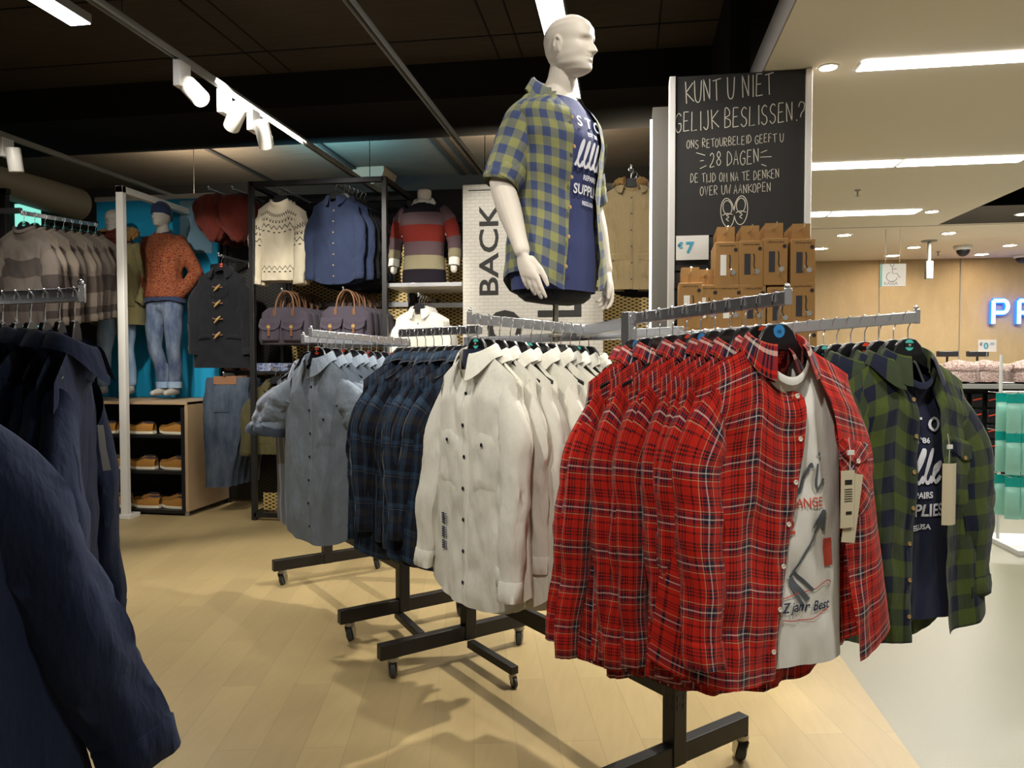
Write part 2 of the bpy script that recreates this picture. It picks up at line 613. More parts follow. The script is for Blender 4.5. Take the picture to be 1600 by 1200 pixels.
    def build(s, name, mats, parent=None, smooth=40, loc=None, rz=0, bevel=0):
        me = bpy.data.meshes.new(name)
        me.from_pydata(s.v, [], s.f)
        if any(u for u in s.uv):
            L = me.uv_layers.new(name='UVMap')
            k = 0
            for f, u in zip(s.f, s.uv):
                for q in range(len(f)):
                    L.data[k].uv = u[q] if u else (0, 0)
                    k += 1
        for m in (mats if isinstance(mats, (list, tuple)) else [mats]):
            me.materials.append(m)
        for p, i in zip(me.polygons, s.mi):
            p.material_index = i
        if smooth:
            me.polygons.foreach_set('use_smooth', [True] * len(me.polygons))
            me.set_sharp_from_angle(angle=radians(smooth))
        me.update()
        o = bpy.data.objects.new(name, me)
        COL.objects.link(o)
        if parent:
            o.parent = parent
        if loc is not None:
            o.location = loc
        if rz:
            o.rotation_euler = (0, 0, rz)
        if bevel:
            b = o.modifiers.new('bevel', 'BEVEL')
            b.width = bevel
            b.segments = 2
            b.limit_method = 'ANGLE'
        return o


def mb_box(name, c, d, mat, parent=None, bevel=.004, rz=0, loc=None):
    return MB().box(c, d, rz).build(name, mat, parent, smooth=30, bevel=bevel, loc=loc)


def tag(o, label=None, cat=None, group=None, kind=None):
    if label:
        o['label'] = label
    if cat:
        o['category'] = cat
    if group:
        o['group'] = group
    if kind:
        o['kind'] = kind
    return o


def thing(name, label, cat, loc=(0, 0, 0), rz=0., group=None):
    o = bpy.data.objects.new(name, None)
    COL.objects.link(o)
    o.location = loc
    o.rotation_euler = (0, 0, rz)
    o.empty_display_size = .05
    return tag(o, label, cat, group)


def dup(root, loc, rz, label, group=None, tilt=0., roll=0.):
    def cp(o, par):
        c = o.copy()
        COL.objects.link(c)
        c.parent = par
        for ch in o.children:
            cp(ch, c)
        return c
    r = cp(root, None)
    r.location = loc
    r.rotation_euler = (tilt, roll, rz)
    r['label'] = label
    if group:
        r['group'] = group
    return r


def struct(o):
    o['kind'] = 'structure'
    return o


ORD = ['first', 'second', 'third', 'fourth', 'fifth', 'sixth', 'seventh', 'eighth', 'ninth', 'tenth', 'eleventh', 'twelfth',
       'thirteenth', 'fourteenth', 'fifteenth', 'sixteenth', 'seventeenth', 'eighteenth', 'nineteenth', 'twentieth']


def lerp(a, b, t):
    return a + (b - a) * t


def ss(t):
    t = max(0., min(1., t))
    return t * t * (3 - 2 * t)


def interp(tab, x):
    if x <= tab[0][0]:
        return tab[0][1]
    for (a, b), (c, d) in zip(tab, tab[1:]):
        if x <= c:
            return lerp(b, d, ss((x - a) / (c - a)) * .5 + (x - a) / (c - a) * .5)
    return tab[-1][1]


def text_obj(name, txt, size, mat, parent, loc, rot=(pi / 2, 0, 0), sx=1., bold=0., depth=.001, align='LEFT', warp=None, shear=0.):
    cu = bpy.data.curves.new(name, 'FONT')
    cu.body = txt
    cu.size = size
    cu.offset = bold
    cu.extrude = depth
    cu.shear = shear
    cu.align_x = align
    cu.resolution_u = 3
    o = bpy.data.objects.new(name, cu)
    COL.objects.link(o)
    bpy.context.view_layer.update()
    me = bpy.data.meshes.new_from_object(o.evaluated_get(bpy.context.evaluated_depsgraph_get()))
    bpy.data.objects.remove(o)
    if warp:
        R = Matrix.Rotation(rot[0], 3, 'X')
        for v in me.vertices:
            v.co = warp(Vector((v.co.x * sx, v.co.y, v.co.z)))
    r = bpy.data.objects.new(name, me)
    COL.objects.link(r)
    me.materials.clear()
    me.materials.append(mat)
    if not warp:
        r.location = loc
        r.rotation_euler = rot
        r.scale = (sx, 1, 1)
    r.parent = parent
    return r


def fuse(mb, name, mat, parent, voxel, smooth=6):
    """weld overlapping closed pieces into one continuous skin"""
    o = mb.build(name, mat, None, smooth=0)
    r = o.modifiers.new('r', 'REMESH')
    r.mode = 'VOXEL'
    r.voxel_size = voxel
    r.use_smooth_shade = True
    s = o.modifiers.new('s', 'SMOOTH')
    s.factor = .5
    s.iterations = smooth
    bpy.context.view_layer.update()
    me = bpy.data.meshes.new_from_object(o.evaluated_get(bpy.context.evaluated_depsgraph_get()))
    old = o.data
    o.modifiers.clear()
    o.data = me
    bpy.data.meshes.remove(old)
    me.name = name
    if not me.materials:
        me.materials.append(mat)
    me.polygons.foreach_set('use_smooth', [True] * len(me.polygons))
    o.parent = parent
    return o


# ------------------------------------------------------------------ garments
def fold(x, z, seed, k=1.):
    """soft vertical drape folds, -1..1"""
    return noise.noise(Vector((x * 9 * k + seed * 7.3, seed * 3.1, z * 1.5 * k))) * 1.2 + .4 * noise.noise(Vector((x * 22 * k + seed, 5.5, z * 4 * k + x * 6)))


class Garment:
    """upper body garment hung by its shoulders: x across, -y front, z=0 at the neck base"""

    def __init__(g, seed=1, sh=.215, ch=.255, hm=.27, L=.80, D=.045, neck=.072, slope=.075, drop=.05, tail=.07, fa=.018, sl=.60, sa=.052,
                 spread=.03, swing=0., squash=1., cuff=.045, backlen=0., lean=0., cr=1., swr=None):
        g.__dict__.update(locals())

    def w(g, v):
        if v < .3:
            return lerp(g.sh, g.ch, ss(v / .3))
        return lerp(g.ch, g.hm, (v - .3) / .7)

    def pt(g, s, u, v):
        x0 = u * g.sh
        a = abs(x0)
        if a >= g.neck:
            zt = -g.slope * ((a - g.neck) / (g.sh - g.neck)) ** 1.15
        else:
            zt = -(g.drop if s < 0 else .012) * (1 - (a / g.neck) ** 2)
        zb = -g.L + g.tail * abs(u) ** 3 - (g.backlen if s > 0 else 0)
        z = lerp(zt, zb, v)
        edge = max(0., 1 - abs(u) ** 2.6) ** .55
        nk = .055 * sqrt(max(0, 1 - (a / g.neck) ** 2)) if a < g.neck else 0
        y = s * max(nk * max(0, 1 - v / .14), g.D * min(1, (v / .16 + .02)) ** .7 * edge)
        A = g.fa * (.15 + v) * min(1, v * 6)
        y += A * edge * fold(u * g.w(v), z, g.seed + (3 if s > 0 else 0)) + .5 * A * (1 - edge) * fold(u * .3, z, g.seed + 9)
        y += edge * min(1, v * 5) * (.0055 * noise.noise(Vector((u * 5 + z * 5 + g.seed, z * 9 - u * 2, s * 3.))) + .0030 * noise.noise(Vector((u * 13 - z * 8, z * 17 + g.seed, s * 2.))))
        y += edge * min(1, v * 5) * .010 * g.cr * max(0, .78 - 2.2 * abs(noise.noise(Vector((u * 2.2 + z * 2.6 + g.seed * 3, z * 4.2 - u * 1.5, s * 5.)))))
        x = u * g.w(v) + .010 * v * noise.noise(Vector((u * 2 + g.seed, z * 4, 7)))
        return Vector((x, y + g.lean * v, z))

    def uvp(g, u, v):
        return (u * g.ch + g.seed * .013, v * g.L)

    def panel(g, mb, s, ul=lambda v: -1., ur=lambda v: 1., nu=34, nv=36, m=0, v0=0., v1=1., off=0.):
        P, UV = [], []
        for i in range(nv + 1):
            v = lerp(v0, v1, i / nv)
            a, b = ul(v), ur(v)
            rp, ru = [], []
            for j in range(nu + 1):
                u = lerp(a, b, j / nu)
                p = g.pt(s, u, v)
                p.y += s * off
                rp.append(p)
                ru.append(g.uvp(u, v))
            P.append(rp)
            UV.append(ru)
        mb.grid(P, UV, m, flip=(s > 0))

    def body(g, gl=None, gr=None, nu=34, nv=36):
        mb = MB()
        if gl:
            g.panel(mb, -1, ur=gl, nu=nu // 2, nv=nv)
            g.panel(mb, -1, ul=gr, nu=nu // 2, nv=nv)
        else:
            g.panel(mb, -1, nu=nu, nv=nv)
        g.panel(mb, 1, nu=nu, nv=nv)
        return mb

    def front(g, x, z):
        """local front surface point for garment x,z"""
        u, v = x / g.ch, min(1, max(0, -z / g.L))
        for _ in range(5):
            p = g.pt(-1, u, v)
            v = min(1, max(0, v + (p.z - z) / g.L))
            u += (x - p.x) / g.w(v)
        return g.pt(-1, u, v)

    def sl_ring(g, side, t, n=18, grow=1.):
        k = ss(t / .24)
        wob = min(1, t * 3)
        c = Vector((side * (g.sh - .045 + .062 * k + g.spread * t) + .010 * wob * noise.noise(Vector((t * 5, g.seed, side))),
                    (g.swr if side > 0 and g.swr is not None else g.swing) * t ** 1.2 + g.lean * t * .6 - .012 * wob + .014 * wob * noise.noise(Vector((t * 4, g.seed + 5, side * 2))),
                    lerp(-g.slope - .078, -g.slope - .02 - g.sl, t)))
        e1 = Vector((side * lerp(.30, 1, k), 0, lerp(.95, .10 + g.spread * .5, k))).normalized()
        a = lerp(lerp(.070, g.sa * 1.12, k), g.cuff, ss((t - .25) / .75)) * grow
        b = lerp(lerp(.036, g.sa * .66, k), g.cuff * .66, ss((t - .3) / .7)) * g.squash * grow
        R = []
        for j in range(n):
            f = 2 * pi * j / n
            x, y = cos(f), sin(f)
            w = 1 + wob * (.20 * noise.noise(Vector((x * 1.8 + g.seed, y * 1.8 + side * 3, t * 3.5 + x * 2.2))) + .15 * noise.noise(Vector((x * 3.6 + g.seed * 2, y * 3.6, t * 7 - y * 4))) + .07 * noise.noise(Vector((x * 4 + g.seed * 4, y * 4, t * 17 + x * 5))))
            R.append(c + e1 * (a * w * x) + Vector((0, 1, 0)) * (b * w * y))
        return R

    def sleeve(g, side, nt=34, n=22):
        mb = MB()
        mb.loft([g.sl_ring(side, i / nt, n) for i in range(nt + 1)], 0, cap=False, flip=(side < 0), u_len=.36)
        return mb

    def cuffm(g, side, t0=.9, t1=1.0, n=22, grow=1.05):
        mb = MB()
        mb.loft([g.sl_ring(side, t, n, gr) for t, gr in ((t0, 1.0), (t0 + .005, grow), (lerp(t0, t1, .5), grow), (t1, grow), (t1 + .003, grow * .93), (t1 - .03, grow * .9))],
                0, cap=False, flip=(side < 0), u_len=.36)
        return mb

    def collar(g, open_=0., h=.038, tip=.055, r=None, n=36):
        """turned-down collar; open_ widens the gap at the front"""
        mb = MB()
        r = r or g.neck * .92
        P, UV = [], []
        a0 = radians(22 + open_)
        for row, (rr, zz, tw) in enumerate(((1.0, -.012, 0), (1.02, h * .6, 0), (1.06, h, 0), (1.18, h * .9, .3), (1.5, -.002, 1.0))):
            rp, ru = [], []
            for j in range(n + 1):
                q = j / n
                a = lerp(a0, 2 * pi - a0, q)
                e = abs(q - .5) * 2
                fz = ss((e - .55) / .45)
                z = zz - (tip * tw) * fz - .035 * ss((e - .3) / .7) * (1 if row < 3 else .8) * (g.drop / .05)
                R = r * rr * (1 + .12 * tw * fz)
                rp.append(Vector((-sin(a) * R * 1.05, -cos(a) * R * .8, z)))
                ru.append((q * .4, row * .02))
            P.append(rp)
            UV.append(ru)
        mb.grid(P, UV)
        return mb

    def neckband(g, h=.022):
        mb = MB()
        rings = []
        for rr, dz in ((1.0, -.004), (1.03, h * .5), (.97, h), (.93, h * .5), (.95, -.004)):
            R = []
            for j in range(36):
                a = 2 * pi * j / 36
                x, y = g.neck * rr * sin(a), -.06 * rr * cos(a)
                zt = -(g.drop if cos(a) > 0 else .012) * cos(a) ** 2
                R.append(Vector((x, y, zt + dz)))
            rings.append(R)
        mb.loft(rings, cap=False, flip=True)
        return mb

    def strip(g, uf, w, v0=.02, v1=1., n=40, off=.004):
        mb = MB()
        P, UV = [], []
        for i in range(n + 1):
            v = lerp(v0, v1, i / n)
            u = uf(v)
            rp, ru = [], []
            for q in (-1, -.8, 0, .8, 1):
                p = g.pt(-1, u + q * w / 2 / g.w(v), v)
                p.y -= off * (1 if abs(q) < 1 else 0)
                rp.append(p)
                ru.append(g.uvp(u + q * w / 2 / g.ch, v))
            P.append(rp)
            UV.append(ru)
        mb.grid(P, UV)
        return mb

    def button(g, u, v, r=.0065, off=.006):
        p = g.pt(-1, u, v)
        mb = MB()
        R = Matrix.Rotation(pi / 2, 3, 'X')
        mb.lathe([(r * .5, .0), (r, .0005), (r, .0022), (r * .8, .003), (r * .6, .0022), (.0004, .0022)], 14, (p.x, p.y - off + .003, p.z), R=R)
        return mb

    def pocket(g, u0, u1, v0, v1, off=.004, point=.0, uvrot=0.):
        mb = MB()
        P, UV = [], []
        for i in range(11):
            q = i / 10
            rp, ru = [], []
            for j in range(11):
                u = lerp(u0, u1, j / 10)
                v = lerp(v0, v1 + point * (1 - abs(j / 5 - 1)), q)
                p = g.pt(-1, u, v)
                p.y -= off if 0 < i < 10 and 0 < j < 10 else 0
                rp.append(p)
                ru.append(g.uvp(u, v))
            P.append(rp)
            UV.append(ru)
        mb.grid(P, UV)
        return mb


def make_shirt(name, label, cat, mat, g, group=None, loc=(0, 0, 0), rz=0., collar=True, buttons=None, nb=7, placket=False, pockets=(), flap=False,
               pocketmat=None, gl=None, gr=None, cuffmat=None, cuff=(.9, 1.0), band=False, hem=None, lab=None, nu=34, nv=36, grow=1.05, copen=0.):
    t = thing(name, label, cat, loc, rz, group)
    g.body(gl, gr, nu, nv).build('body', mat, t, 60)
    for s in (-1, 1):
        a = g.sleeve(s).build('sleeve', mat, t, 60)
        if cuff:
            g.cuffm(s, cuff[0], cuff[1], grow=grow).build('cuff', cuffmat or mat, a, 60)
    if collar:
        g.collar(copen).build('collar', mat, t, 60)
    if band:
        g.neckband().build('neckband', mat, t, 60)
    if placket:
        uf = (lambda v: gl(v) - .05) if gl else (lambda v: 0.)
        g.strip(uf, .030, v0=.07 if not gl else .05, v1=.995).build('placket', mat, t, 60)
        for i in range(nb):
            v = lerp(.10, .90, i / (nb - 1))
            g.button(uf(v), v, off=.008).build('button', buttons, t, 40)
    for (a, b, c, d) in pockets:
        k = g.pocket(a, b, c, d, point=.02 if flap else 0.).build('pocket', pocketmat or mat, t, 60)
        if flap:
            g.pocket(a - .02, b + .02, c - .025, lerp(c, d, .16), off=.008, point=.03).build('flap', pocketmat or mat, k, 60)
        if buttons:
            g.button((a + b) / 2, lerp(c, d, .2), off=.011).build('button', buttons, k, 40)
    return t


HUB = .135          # rail top to neck base of what hangs


def make_hanger(label, loc=(0, 0, 0), rz=0., dot=None, group=None, w=.185, stem=.085):
    t = thing('clothes_hanger', label, 'hanger', loc, rz, group)
    mb = MB()
    path = [(.018 * cos(a), 0, -.016 + .018 * sin(a)) for a in [radians(x) for x in range(200, -41, -20)]]
    path += [(.004, 0, -.040), (0, 0, -.05), (0, 0, -stem)]
    mb.tube(path, .0019, 6)
    mb.build('hook', M['chrome'], t)
    up = [(-w, -.213), (-w * .8, -.198), (-.075, -.146), (-.058, -.122), (-.046, -.098), (-.026, -.081), (0, -.077), (.026, -.081), (.046, -.098), (.058, -.122), (.075, -.146), (w * .8, -.198), (w, -.213)]
    lo = [(w, -.226), (w * .8, -.214), (.07, -.172), (.03, -.150), (0, -.146), (-.03, -.150), (-.07, -.172), (-w * .8, -.214), (-w, -.226)]
    b = MB().prism(up + lo, -.006, .006).build('bar', M['black'], t, 30, bevel=.003)
    if dot:
        R = Matrix.Rotation(pi / 2, 3, 'X')
        d = MB().lathe([(.0002, 0), (.017, 0), (.017, .0008), (.0002, .0008)], 24, (0, -.006, -.098), R=R).build('size_sticker', M[dot], b, 30)
        if dot != 'blue_dot':
            MB().box((0, -.0072, -.098), (.036, .001, .012)).build('size_band', M['black'], b, 0)
        text_obj('size_letter', {'red_dot': 'S', 'blue_dot': 'XS', 'teal_dot': 'M'}[dot], .011, M['card' if dot != 'blue_dot' else 'print_n'], b, (0, -.0081, -.102), align='CENTER', depth=.0002)
    return t


def rail_points(a, b, n, start=.04, end=.96):
    a, b = Vector(a), Vector(b)
    return [a.lerp(b, lerp(start, end, i / max(1, n - 1))) for i in range(n)]


def face(d):
    """z rotation so that local -y looks along d"""
    return math.atan2(d[0], -d[1])

# ================================================================== the room
XE = .73            # edge of the lowered ceiling (runs along Y)
XF = 1.034          # seam between wood and grey floor
CZ = 3.05           # lowered ceiling
DZ = 3.8            # dark ceiling
struct(MB().box((-3.983, 5, -.02), (10.034, 22, .04)).build('floor', M['floor'], smooth=0))
struct(MB().box((5.517, 5, -.02), (8.966, 22, .04)).build('floor', M['floor2'], smooth=0))
struct(MB().box((-3.6, 5, DZ + .05), (11, 22, .1)).build('ceiling', M['ceil'], smooth=0))
# lowered plasterboard ceiling with the open recess at the right
rec = PZ(1466, 351, CZ)
mb = MB()
mb.box(((XE + rec.x) / 2, 5, CZ + .075), (rec.x - XE, 22, .15))
mb.box(((rec.x + 10) / 2, (rec.y + 16) / 2, CZ + .075), (10 - rec.x, 16 - rec.y, .15))
struct(mb.build('ceiling', M['white_ceiling'], smooth=0))
mb = MB()
mb.box((XE - .004, 5, CZ + .085), (.008, 22, .17))
mb.box((rec.x + 2, rec.y - .004, CZ + .10), (5, .008, .20))
struct(mb.build('trim_1', M['fascia'], smooth=0))
sm = PZ(1400, 354, CZ)
struct(MB().box((4.2, sm.y, CZ - .001), (7, .02, .004)).build('trim_2', M['fascia'], smooth=0))
struct(MB().box((7, 5, DZ + .05), (8, 22, .1)).build('ceiling', M['blackpaint'], smooth=0))
struct(MB().box((-3.6, 13.2, 1.9), (11, .1, 3.9)).build('wall_back', M['blackpaint'], smooth=0))
struct(MB().box((5.9, 12.55, 1.6), (8.0, .1, 3.2)).build('wall_right', M['woodwall'], smooth=0))
mb = MB()
for x in (1374, 1500):
    mb.box(PY(x, 480, 12.49), (.012, .012, 3.2))
struct(mb.build('trim_3', M['fascia'], smooth=0))
struct(MB().box((1.9, 12.4, 1.52), (.03, .2, 3.05)).build('trim_4', M['fascia'], smooth=0))
struct(MB().box((-8.2, 5, 1.9), (.1, 22, 3.9)).build('wall_left', M['blackpaint'], smooth=0))
# beams and slab joints of the dark ceiling
for (y0, y1, z) in ((5.72, 6.7, 3.52), (9.1, 9.9, 3.1)):
    struct(MB().box((-3.7, (y0 + y1) / 2, (z + DZ) / 2), (9, y1 - y0, DZ - z)).build('trim_5', M['blackpaint'], smooth=0))
mb = MB()
for y in (3.1, 4.4, 5.3):
    mb.box((-3.6, y, DZ - .002), (9, .012, .006))
for x in (-2.9, -2.72, -1.0, -.82, .2):
    mb.box((x, 4.0, DZ - .002), (.012, 3.4, .006))
for x in (-4.6, -3.3, -2.05, -1.9):
    mb.box((x, 8.0, DZ - .01), (.05, 2.2, .03))
struct(mb.build('trim_6', M['blackpaint'], smooth=0))
struct(MB().box((.66, 6.4, 3.4), (.12, 3.4, .78)).build('trim_7', M['blackpaint'], smooth=0))
# ducts under the dark ceiling
a, b = PY(-60, 262, 7.6), PY(170, 335, 9.6)
tag(MB().tube([a, b], .22, 20).build('air_duct', M['duct'], None, 40), 'round grey beige air duct under the dark ceiling at far left', 'duct')
a, b = PY(575, 262, 8.6), PY(650, 300, 10.6)
tag(MB().tube([a, b], .2, 20).build('air_duct', M['duct'], None, 40), 'round dark air duct under the ceiling above the striped sweater', 'duct')


# ------------------------------------------------------------------ tracks, spots, luminaires
def track(x, z, y0, y1, label):
    t = thing('lighting_track', label, 'track', (x, (y0 + y1) / 2, z))
    L = y1 - y0
    mb = MB()
    mb.box((0, 0, .018), (.036, L, .004)).box((-.016, 0, 0), (.004, L, .036)).box((.016, 0, 0), (.004, L, .036))
    mb.build('rail', M['greymetal'], t, 0)
    MB().box((0, 0, .008), (.028, L, .012)).build('conductor', M['blackmetal'], t, 0)
    for k in (-.3, .28):
        MB().tube([(0, k * L, .018), (0, k * L, DZ - z + .01)], .004, 6).build('suspension_rod', M['blackmetal'], t, 40)


def track_spot(px, py, tx, tz, aim, label, lit=True):
    p = PZ(px, py, tz)
    p.x = tx
    t = thing('track_spotlight', label, 'spotlight', (p.x, p.y, tz - .02))
    MB().box((0, 0, -.075), (.045, .11, .15)).build('driver_box', M['whitemetal'], t, 30, bevel=.004)
    v = (Vector(aim) - Vector((p.x, p.y, tz - .2))).normalized()
    R = v.to_track_quat('Z', 'Y').to_matrix()
    c = Vector((.075, 0, -.17))
    h = MB().lathe([(.001, -.09), (.05, -.09), (.052, -.08), (.052, .085), (.049, .09), (.045, .085), (.045, .06)], 28, c, R=R, cap=False).build('head', M['whitemetal'], t, 40)
    MB().lathe([(.001, .06), (.0445, .06)], 28, c, R=R).build('lens', M['lamp_on'] if lit else M['greymetal'], h, 40)
    MB().tube([(.02, 0, -.12), (.05, 0, -.16)], .012, 10).build('arm', M['greymetal'], t, 40)


TZ = 3.2
xa = PZ(380, 157, TZ).x
xb = PZ(656, 143, TZ).x
xc = PZ(130, 256, TZ).x
track(xa, TZ, 2.2, 8.5, 'grey ceiling track carrying three white spotlights over the aisle')
track(xb, TZ, 2.2, 8.2, 'bare grey ceiling track between the spotlights and the tall mannequin')
track(xc, TZ, 3.4, 8.8, 'grey ceiling track at far left above the grey jumpers')
track_spot(286, 92, xa, TZ, W(800, 700, 3), 'white track spotlight shining at the camera, nearest of the three')
track_spot(352, 137, xa, TZ, W(200, 560, 6.5), 'white track spotlight with dark rear cap, middle of the three on its track', lit=False)
track_spot(392, 168, xa, TZ, W(480, 560, 6.5), 'brightly lit white track spotlight, farthest of the three on its track', lit=False)
track_spot(12, 212, xc, TZ, W(60, 560, 6), 'white track spotlight hanging at the far left edge of the ceiling', lit=False)


def luminaire(x, y0, y1, z, w, label):
    t = thing('linear_luminaire', label, 'ceiling light', (x, (y0 + y1) / 2, z))
    MB().box((0, 0, .03), (w + .01, y1 - y0 + .01, .05)).build('housing', M['greymetal'], t, 30, bevel=.003)
    MB().box((0, 0, .002), (w, y1 - y0, .006)).build('diffuser', M['lum'], t, 0)
    for k in (-.4, .4):
        MB().tube([(0, k * (y1 - y0), .05), (0, k * (y1 - y0), DZ - z + .01)], .003, 6).build('suspension_wire', M['blackmetal'], t, 40)


e = PZ(126, 39, 3.3)
luminaire(e.x, 2.5, e.y, 3.3, .12, 'long bright ceiling luminaire in the top left corner')
e = PZ(892, 156, 3.3)
luminaire(e.x, 3.0, e.y, 3.3, .135, 'long bright ceiling luminaire behind the bald mannequin head')


def panel_light(x0, x1, y0, y1, label):
    t = thing('ceiling_panel_light', label, 'ceiling light', ((x0 + x1) / 2, (y0 + y1) / 2, CZ - .002))
    MB().box((0, 0, -.003), (x1 - x0 + .03, y1 - y0 + .03, .006)).build('frame', M['whitemetal'], t, 0)
    MB().box((0, 0, -.005), (x1 - x0, y1 - y0, .008)).build('diffuser', M['lum'], t, 0)


p0, p1 = PZ(1338, 109, CZ), PZ(1352, 94, CZ)
panel_light(p0.x, p0.x + 1.25, p0.y, p1.y, 'long bright ceiling panel nearest the camera at top right')
panel_light(PZ(1230, 262, CZ).x, PZ(1399, 258, CZ).x - .012, PZ(1399, 259, CZ).y, PZ(1405, 250, CZ).y, 'bright ceiling panel touching the chalkboard edge in the second row')
panel_light(PZ(1400, 258, CZ).x + .012, PZ(1590, 252, CZ).x, PZ(1399, 259, CZ).y, PZ(1405, 250, CZ).y, 'long bright ceiling panel right of the chalkboard in the second row')
panel_light(PZ(1230, 340, CZ).x, PZ(1291, 337, CZ).x - .015, PZ(1291, 337, CZ).y, PZ(1294, 331, CZ).y, 'short bright ceiling panel beside the kraft boxes, third row')
panel_light(PZ(1291, 337, CZ).x + .015, PZ(1428, 333, CZ).x, PZ(1291, 337, CZ).y, PZ(1294, 331, CZ).y, 'long bright ceiling panel in the third row, farthest back')


def downlight(px, py, r, label):
    p = PZ(px, py, CZ)
    t = thing('downlight', label, 'ceiling light', (p.x, p.y, CZ - .001))
    MB().lathe([(r * .85, -.001), (r * .9, -.008), (r * 1.15, -.006), (r * 1.18, 0)], 28, cap=False).build('trim_ring', M['whitemetal'], t, 40)
    MB().lathe([(.001, -.003), (r * .86, -.003)], 28).build('lens', M['lamp_on'], t, 40)


for (px, py, r, lb) in ((1294, 104, .05, 'round downlight nearest the top of the chalkboard'), (1456, 330, .07, 'round downlight beside the end of the third row light panel'),
                        (1319, 367, .09, 'round downlight above left of the hanging till sign'), (1282, 388, .10, 'round downlight beside the topmost kraft boxes'),
                        (1428, 386, .09, 'round downlight between the till sign and the sensor pole'), (1395, 399, .10, 'round downlight directly above the hanging till sign'),
                        (1483, 364, .09, 'largest round downlight, above right of the sensor pole'), (1534, 397, .10, 'round downlight right of the dome camera, close to the wood wall'),
                        (1578, 383, .09, 'round downlight at the right edge below the ceiling vent'), (1598, 334, .07, 'round downlight cut by the right edge under the grey fascia')):
    downlight(px, py, r, lb)

# ceiling details over the tills
p = PZ(1551, 362, CZ)
tag(MB().lathe([(.001, -.012), (.20, -.012), (.42, -.006), (.45, 0)], 36, (p.x, p.y, CZ)).build('ceiling_vent', M['white_ceiling'], None, 40), 'large round flat ceiling vent near the right edge', 'vent')
p = PZ(1505, 384, CZ)
t = thing('dome_camera', 'small dark dome camera on a white ceiling mount', 'camera', (p.x, p.y, CZ))
MB().lathe([(.001, -.06), (.10, -.06), (.12, -.03), (.12, 0)], 28).build('mount', M['whitemetal'], t, 40)
MB().ell((0, 0, -.06), (.085, .085, .09), 20, 12).build('dome', M['black'], t, 60)
p = PZ(1597, 398, CZ)
t = thing('dome_camera', 'dark dome camera cut off by the right edge of the photo', 'camera', (p.x, p.y, CZ))
MB().lathe([(.001, -.05), (.10, -.05), (.12, -.03), (.12, 0)], 28).build('mount', M['whitemetal'], t, 40)
MB().ell((0, 0, -.05), (.085, .085, .08), 20, 12).build('dome', M['black'], t, 60)
p = PZ(1452, 376, CZ)
t = thing('sensor_pole', 'grey sensor box hanging on a pole from the till ceiling', 'sensor', (p.x, p.y, CZ))
MB().lathe([(.001, -.015), (.09, -.015), (.1, 0)], 20).build('ceiling_plate', M['greymetal'], t, 40)
MB().tube([(0, 0, 0), (0, 0, -.30)], .022, 10).build('pole', M['greymetal'], t, 40)
MB().box((0, 0, -.39), (.09, .07, .24)).build('sensor_box', M['greymetal'], t, 30, bevel=.01)
for (px, py, lb) in ((1340, 303, 'small sprinkler head under the cream ceiling right of the chalkboard'), (1466, 399, 'tiny sprinkler head beside the sensor pole')):
    p = PZ(px, py - 6, CZ)
    tag(MB().lathe([(.03, 0), (.03, -.006), (.008, -.012), (.008, -.05), (.022, -.055), (.022, -.058), (.001, -.058)], 12, (p.x, p.y, CZ)).build('sprinkler', M['greymetal'], None, 40), lb, 'sprinkler')
# hanging till sign
p = PY(1395, 430, 9.6)
t = thing('till_sign', 'white hanging sign with wheelchair symbol and the word KASSA', 'sign', tuple(p))
w = (PY(1414, 430, 9.6) - PY(1374, 430, 9.6)).x
MB().box((0, 0, 0), (w, .02, w * .93)).build('sign_board', M['card'], t, 30, bevel=.002)
MB().box((-w / 2 + .012, -.0115, 0), (.018, .003, w * .93)).build('edge_stripe', M['teal_dot'], t, 0)
mb = MB()
for pts in ([(-.01, .10), (-.01, .02), (.045, .02), (.07, -.03), (.085, -.02)], [(-.01, .075), (.04, .075)],
            [(-.01 + .062 * cos(a) - .004, -.02 + .058 * sin(a)) for a in [radians(q) for q in range(110, 361, 14)]],
            [(-.013 + .02 * cos(radians(q)), .125 + .02 * sin(radians(q))) for q in range(0, 361, 30)]):
    mb.ribbon(pts, .009, -.0115)
mb.build('wheelchair_symbol', M['greymetal'], t, 0)
text_obj('lettering', 'KASSA', .055, M['greymetal'], t, (-w / 2 + .04, -.0115, -w * .40))
for s in (-.3, .25):
    MB().tube([(s * w, 0, w * .46), (s * w, 0, CZ - p.z)], .003, 6).build('wire', M['greymetal'], t, 40)

# neon letters on the wood wall
for (x0, pts_, lb) in ((1551, 'P', 'large blue neon letter P on the wood wall'), (1591, 'R', 'blue neon letter R cut by the right edge of the photo')):
    a, b = PY(x0, 506, 12.40), PY(x0, 470, 12.40)
    H = b.z - a.z
    t = thing('neon_letter', lb, 'neon sign', tuple(a))
    arc = [(.0 + .16 * H / .4 + .33 * .5 * H * sin(q), H * .74 + H * .26 * cos(q)) for q in [pi * k / 10 for k in range(11)]]
    st = [(0, 0), (0, H)]
    bowl = [(0, H)] + arc + [(0, H * .48)]
    strokes = [st, bowl] + ([[(.3 * H, .48 * H), (.56 * H, 0)]] if pts_ == 'R' else [])
    r1, r2 = MB(), MB()
    for s in strokes:
        r1.tube([(x, .02, z) for x, z in s], .045, 8)
        r2.tube([(x, -.02, z) for x, z in s], .028, 8)
    r1.build('letter_back', M['neonrim'], t, 50)
    r2.build('neon_tube', M['neon'], t, 50)


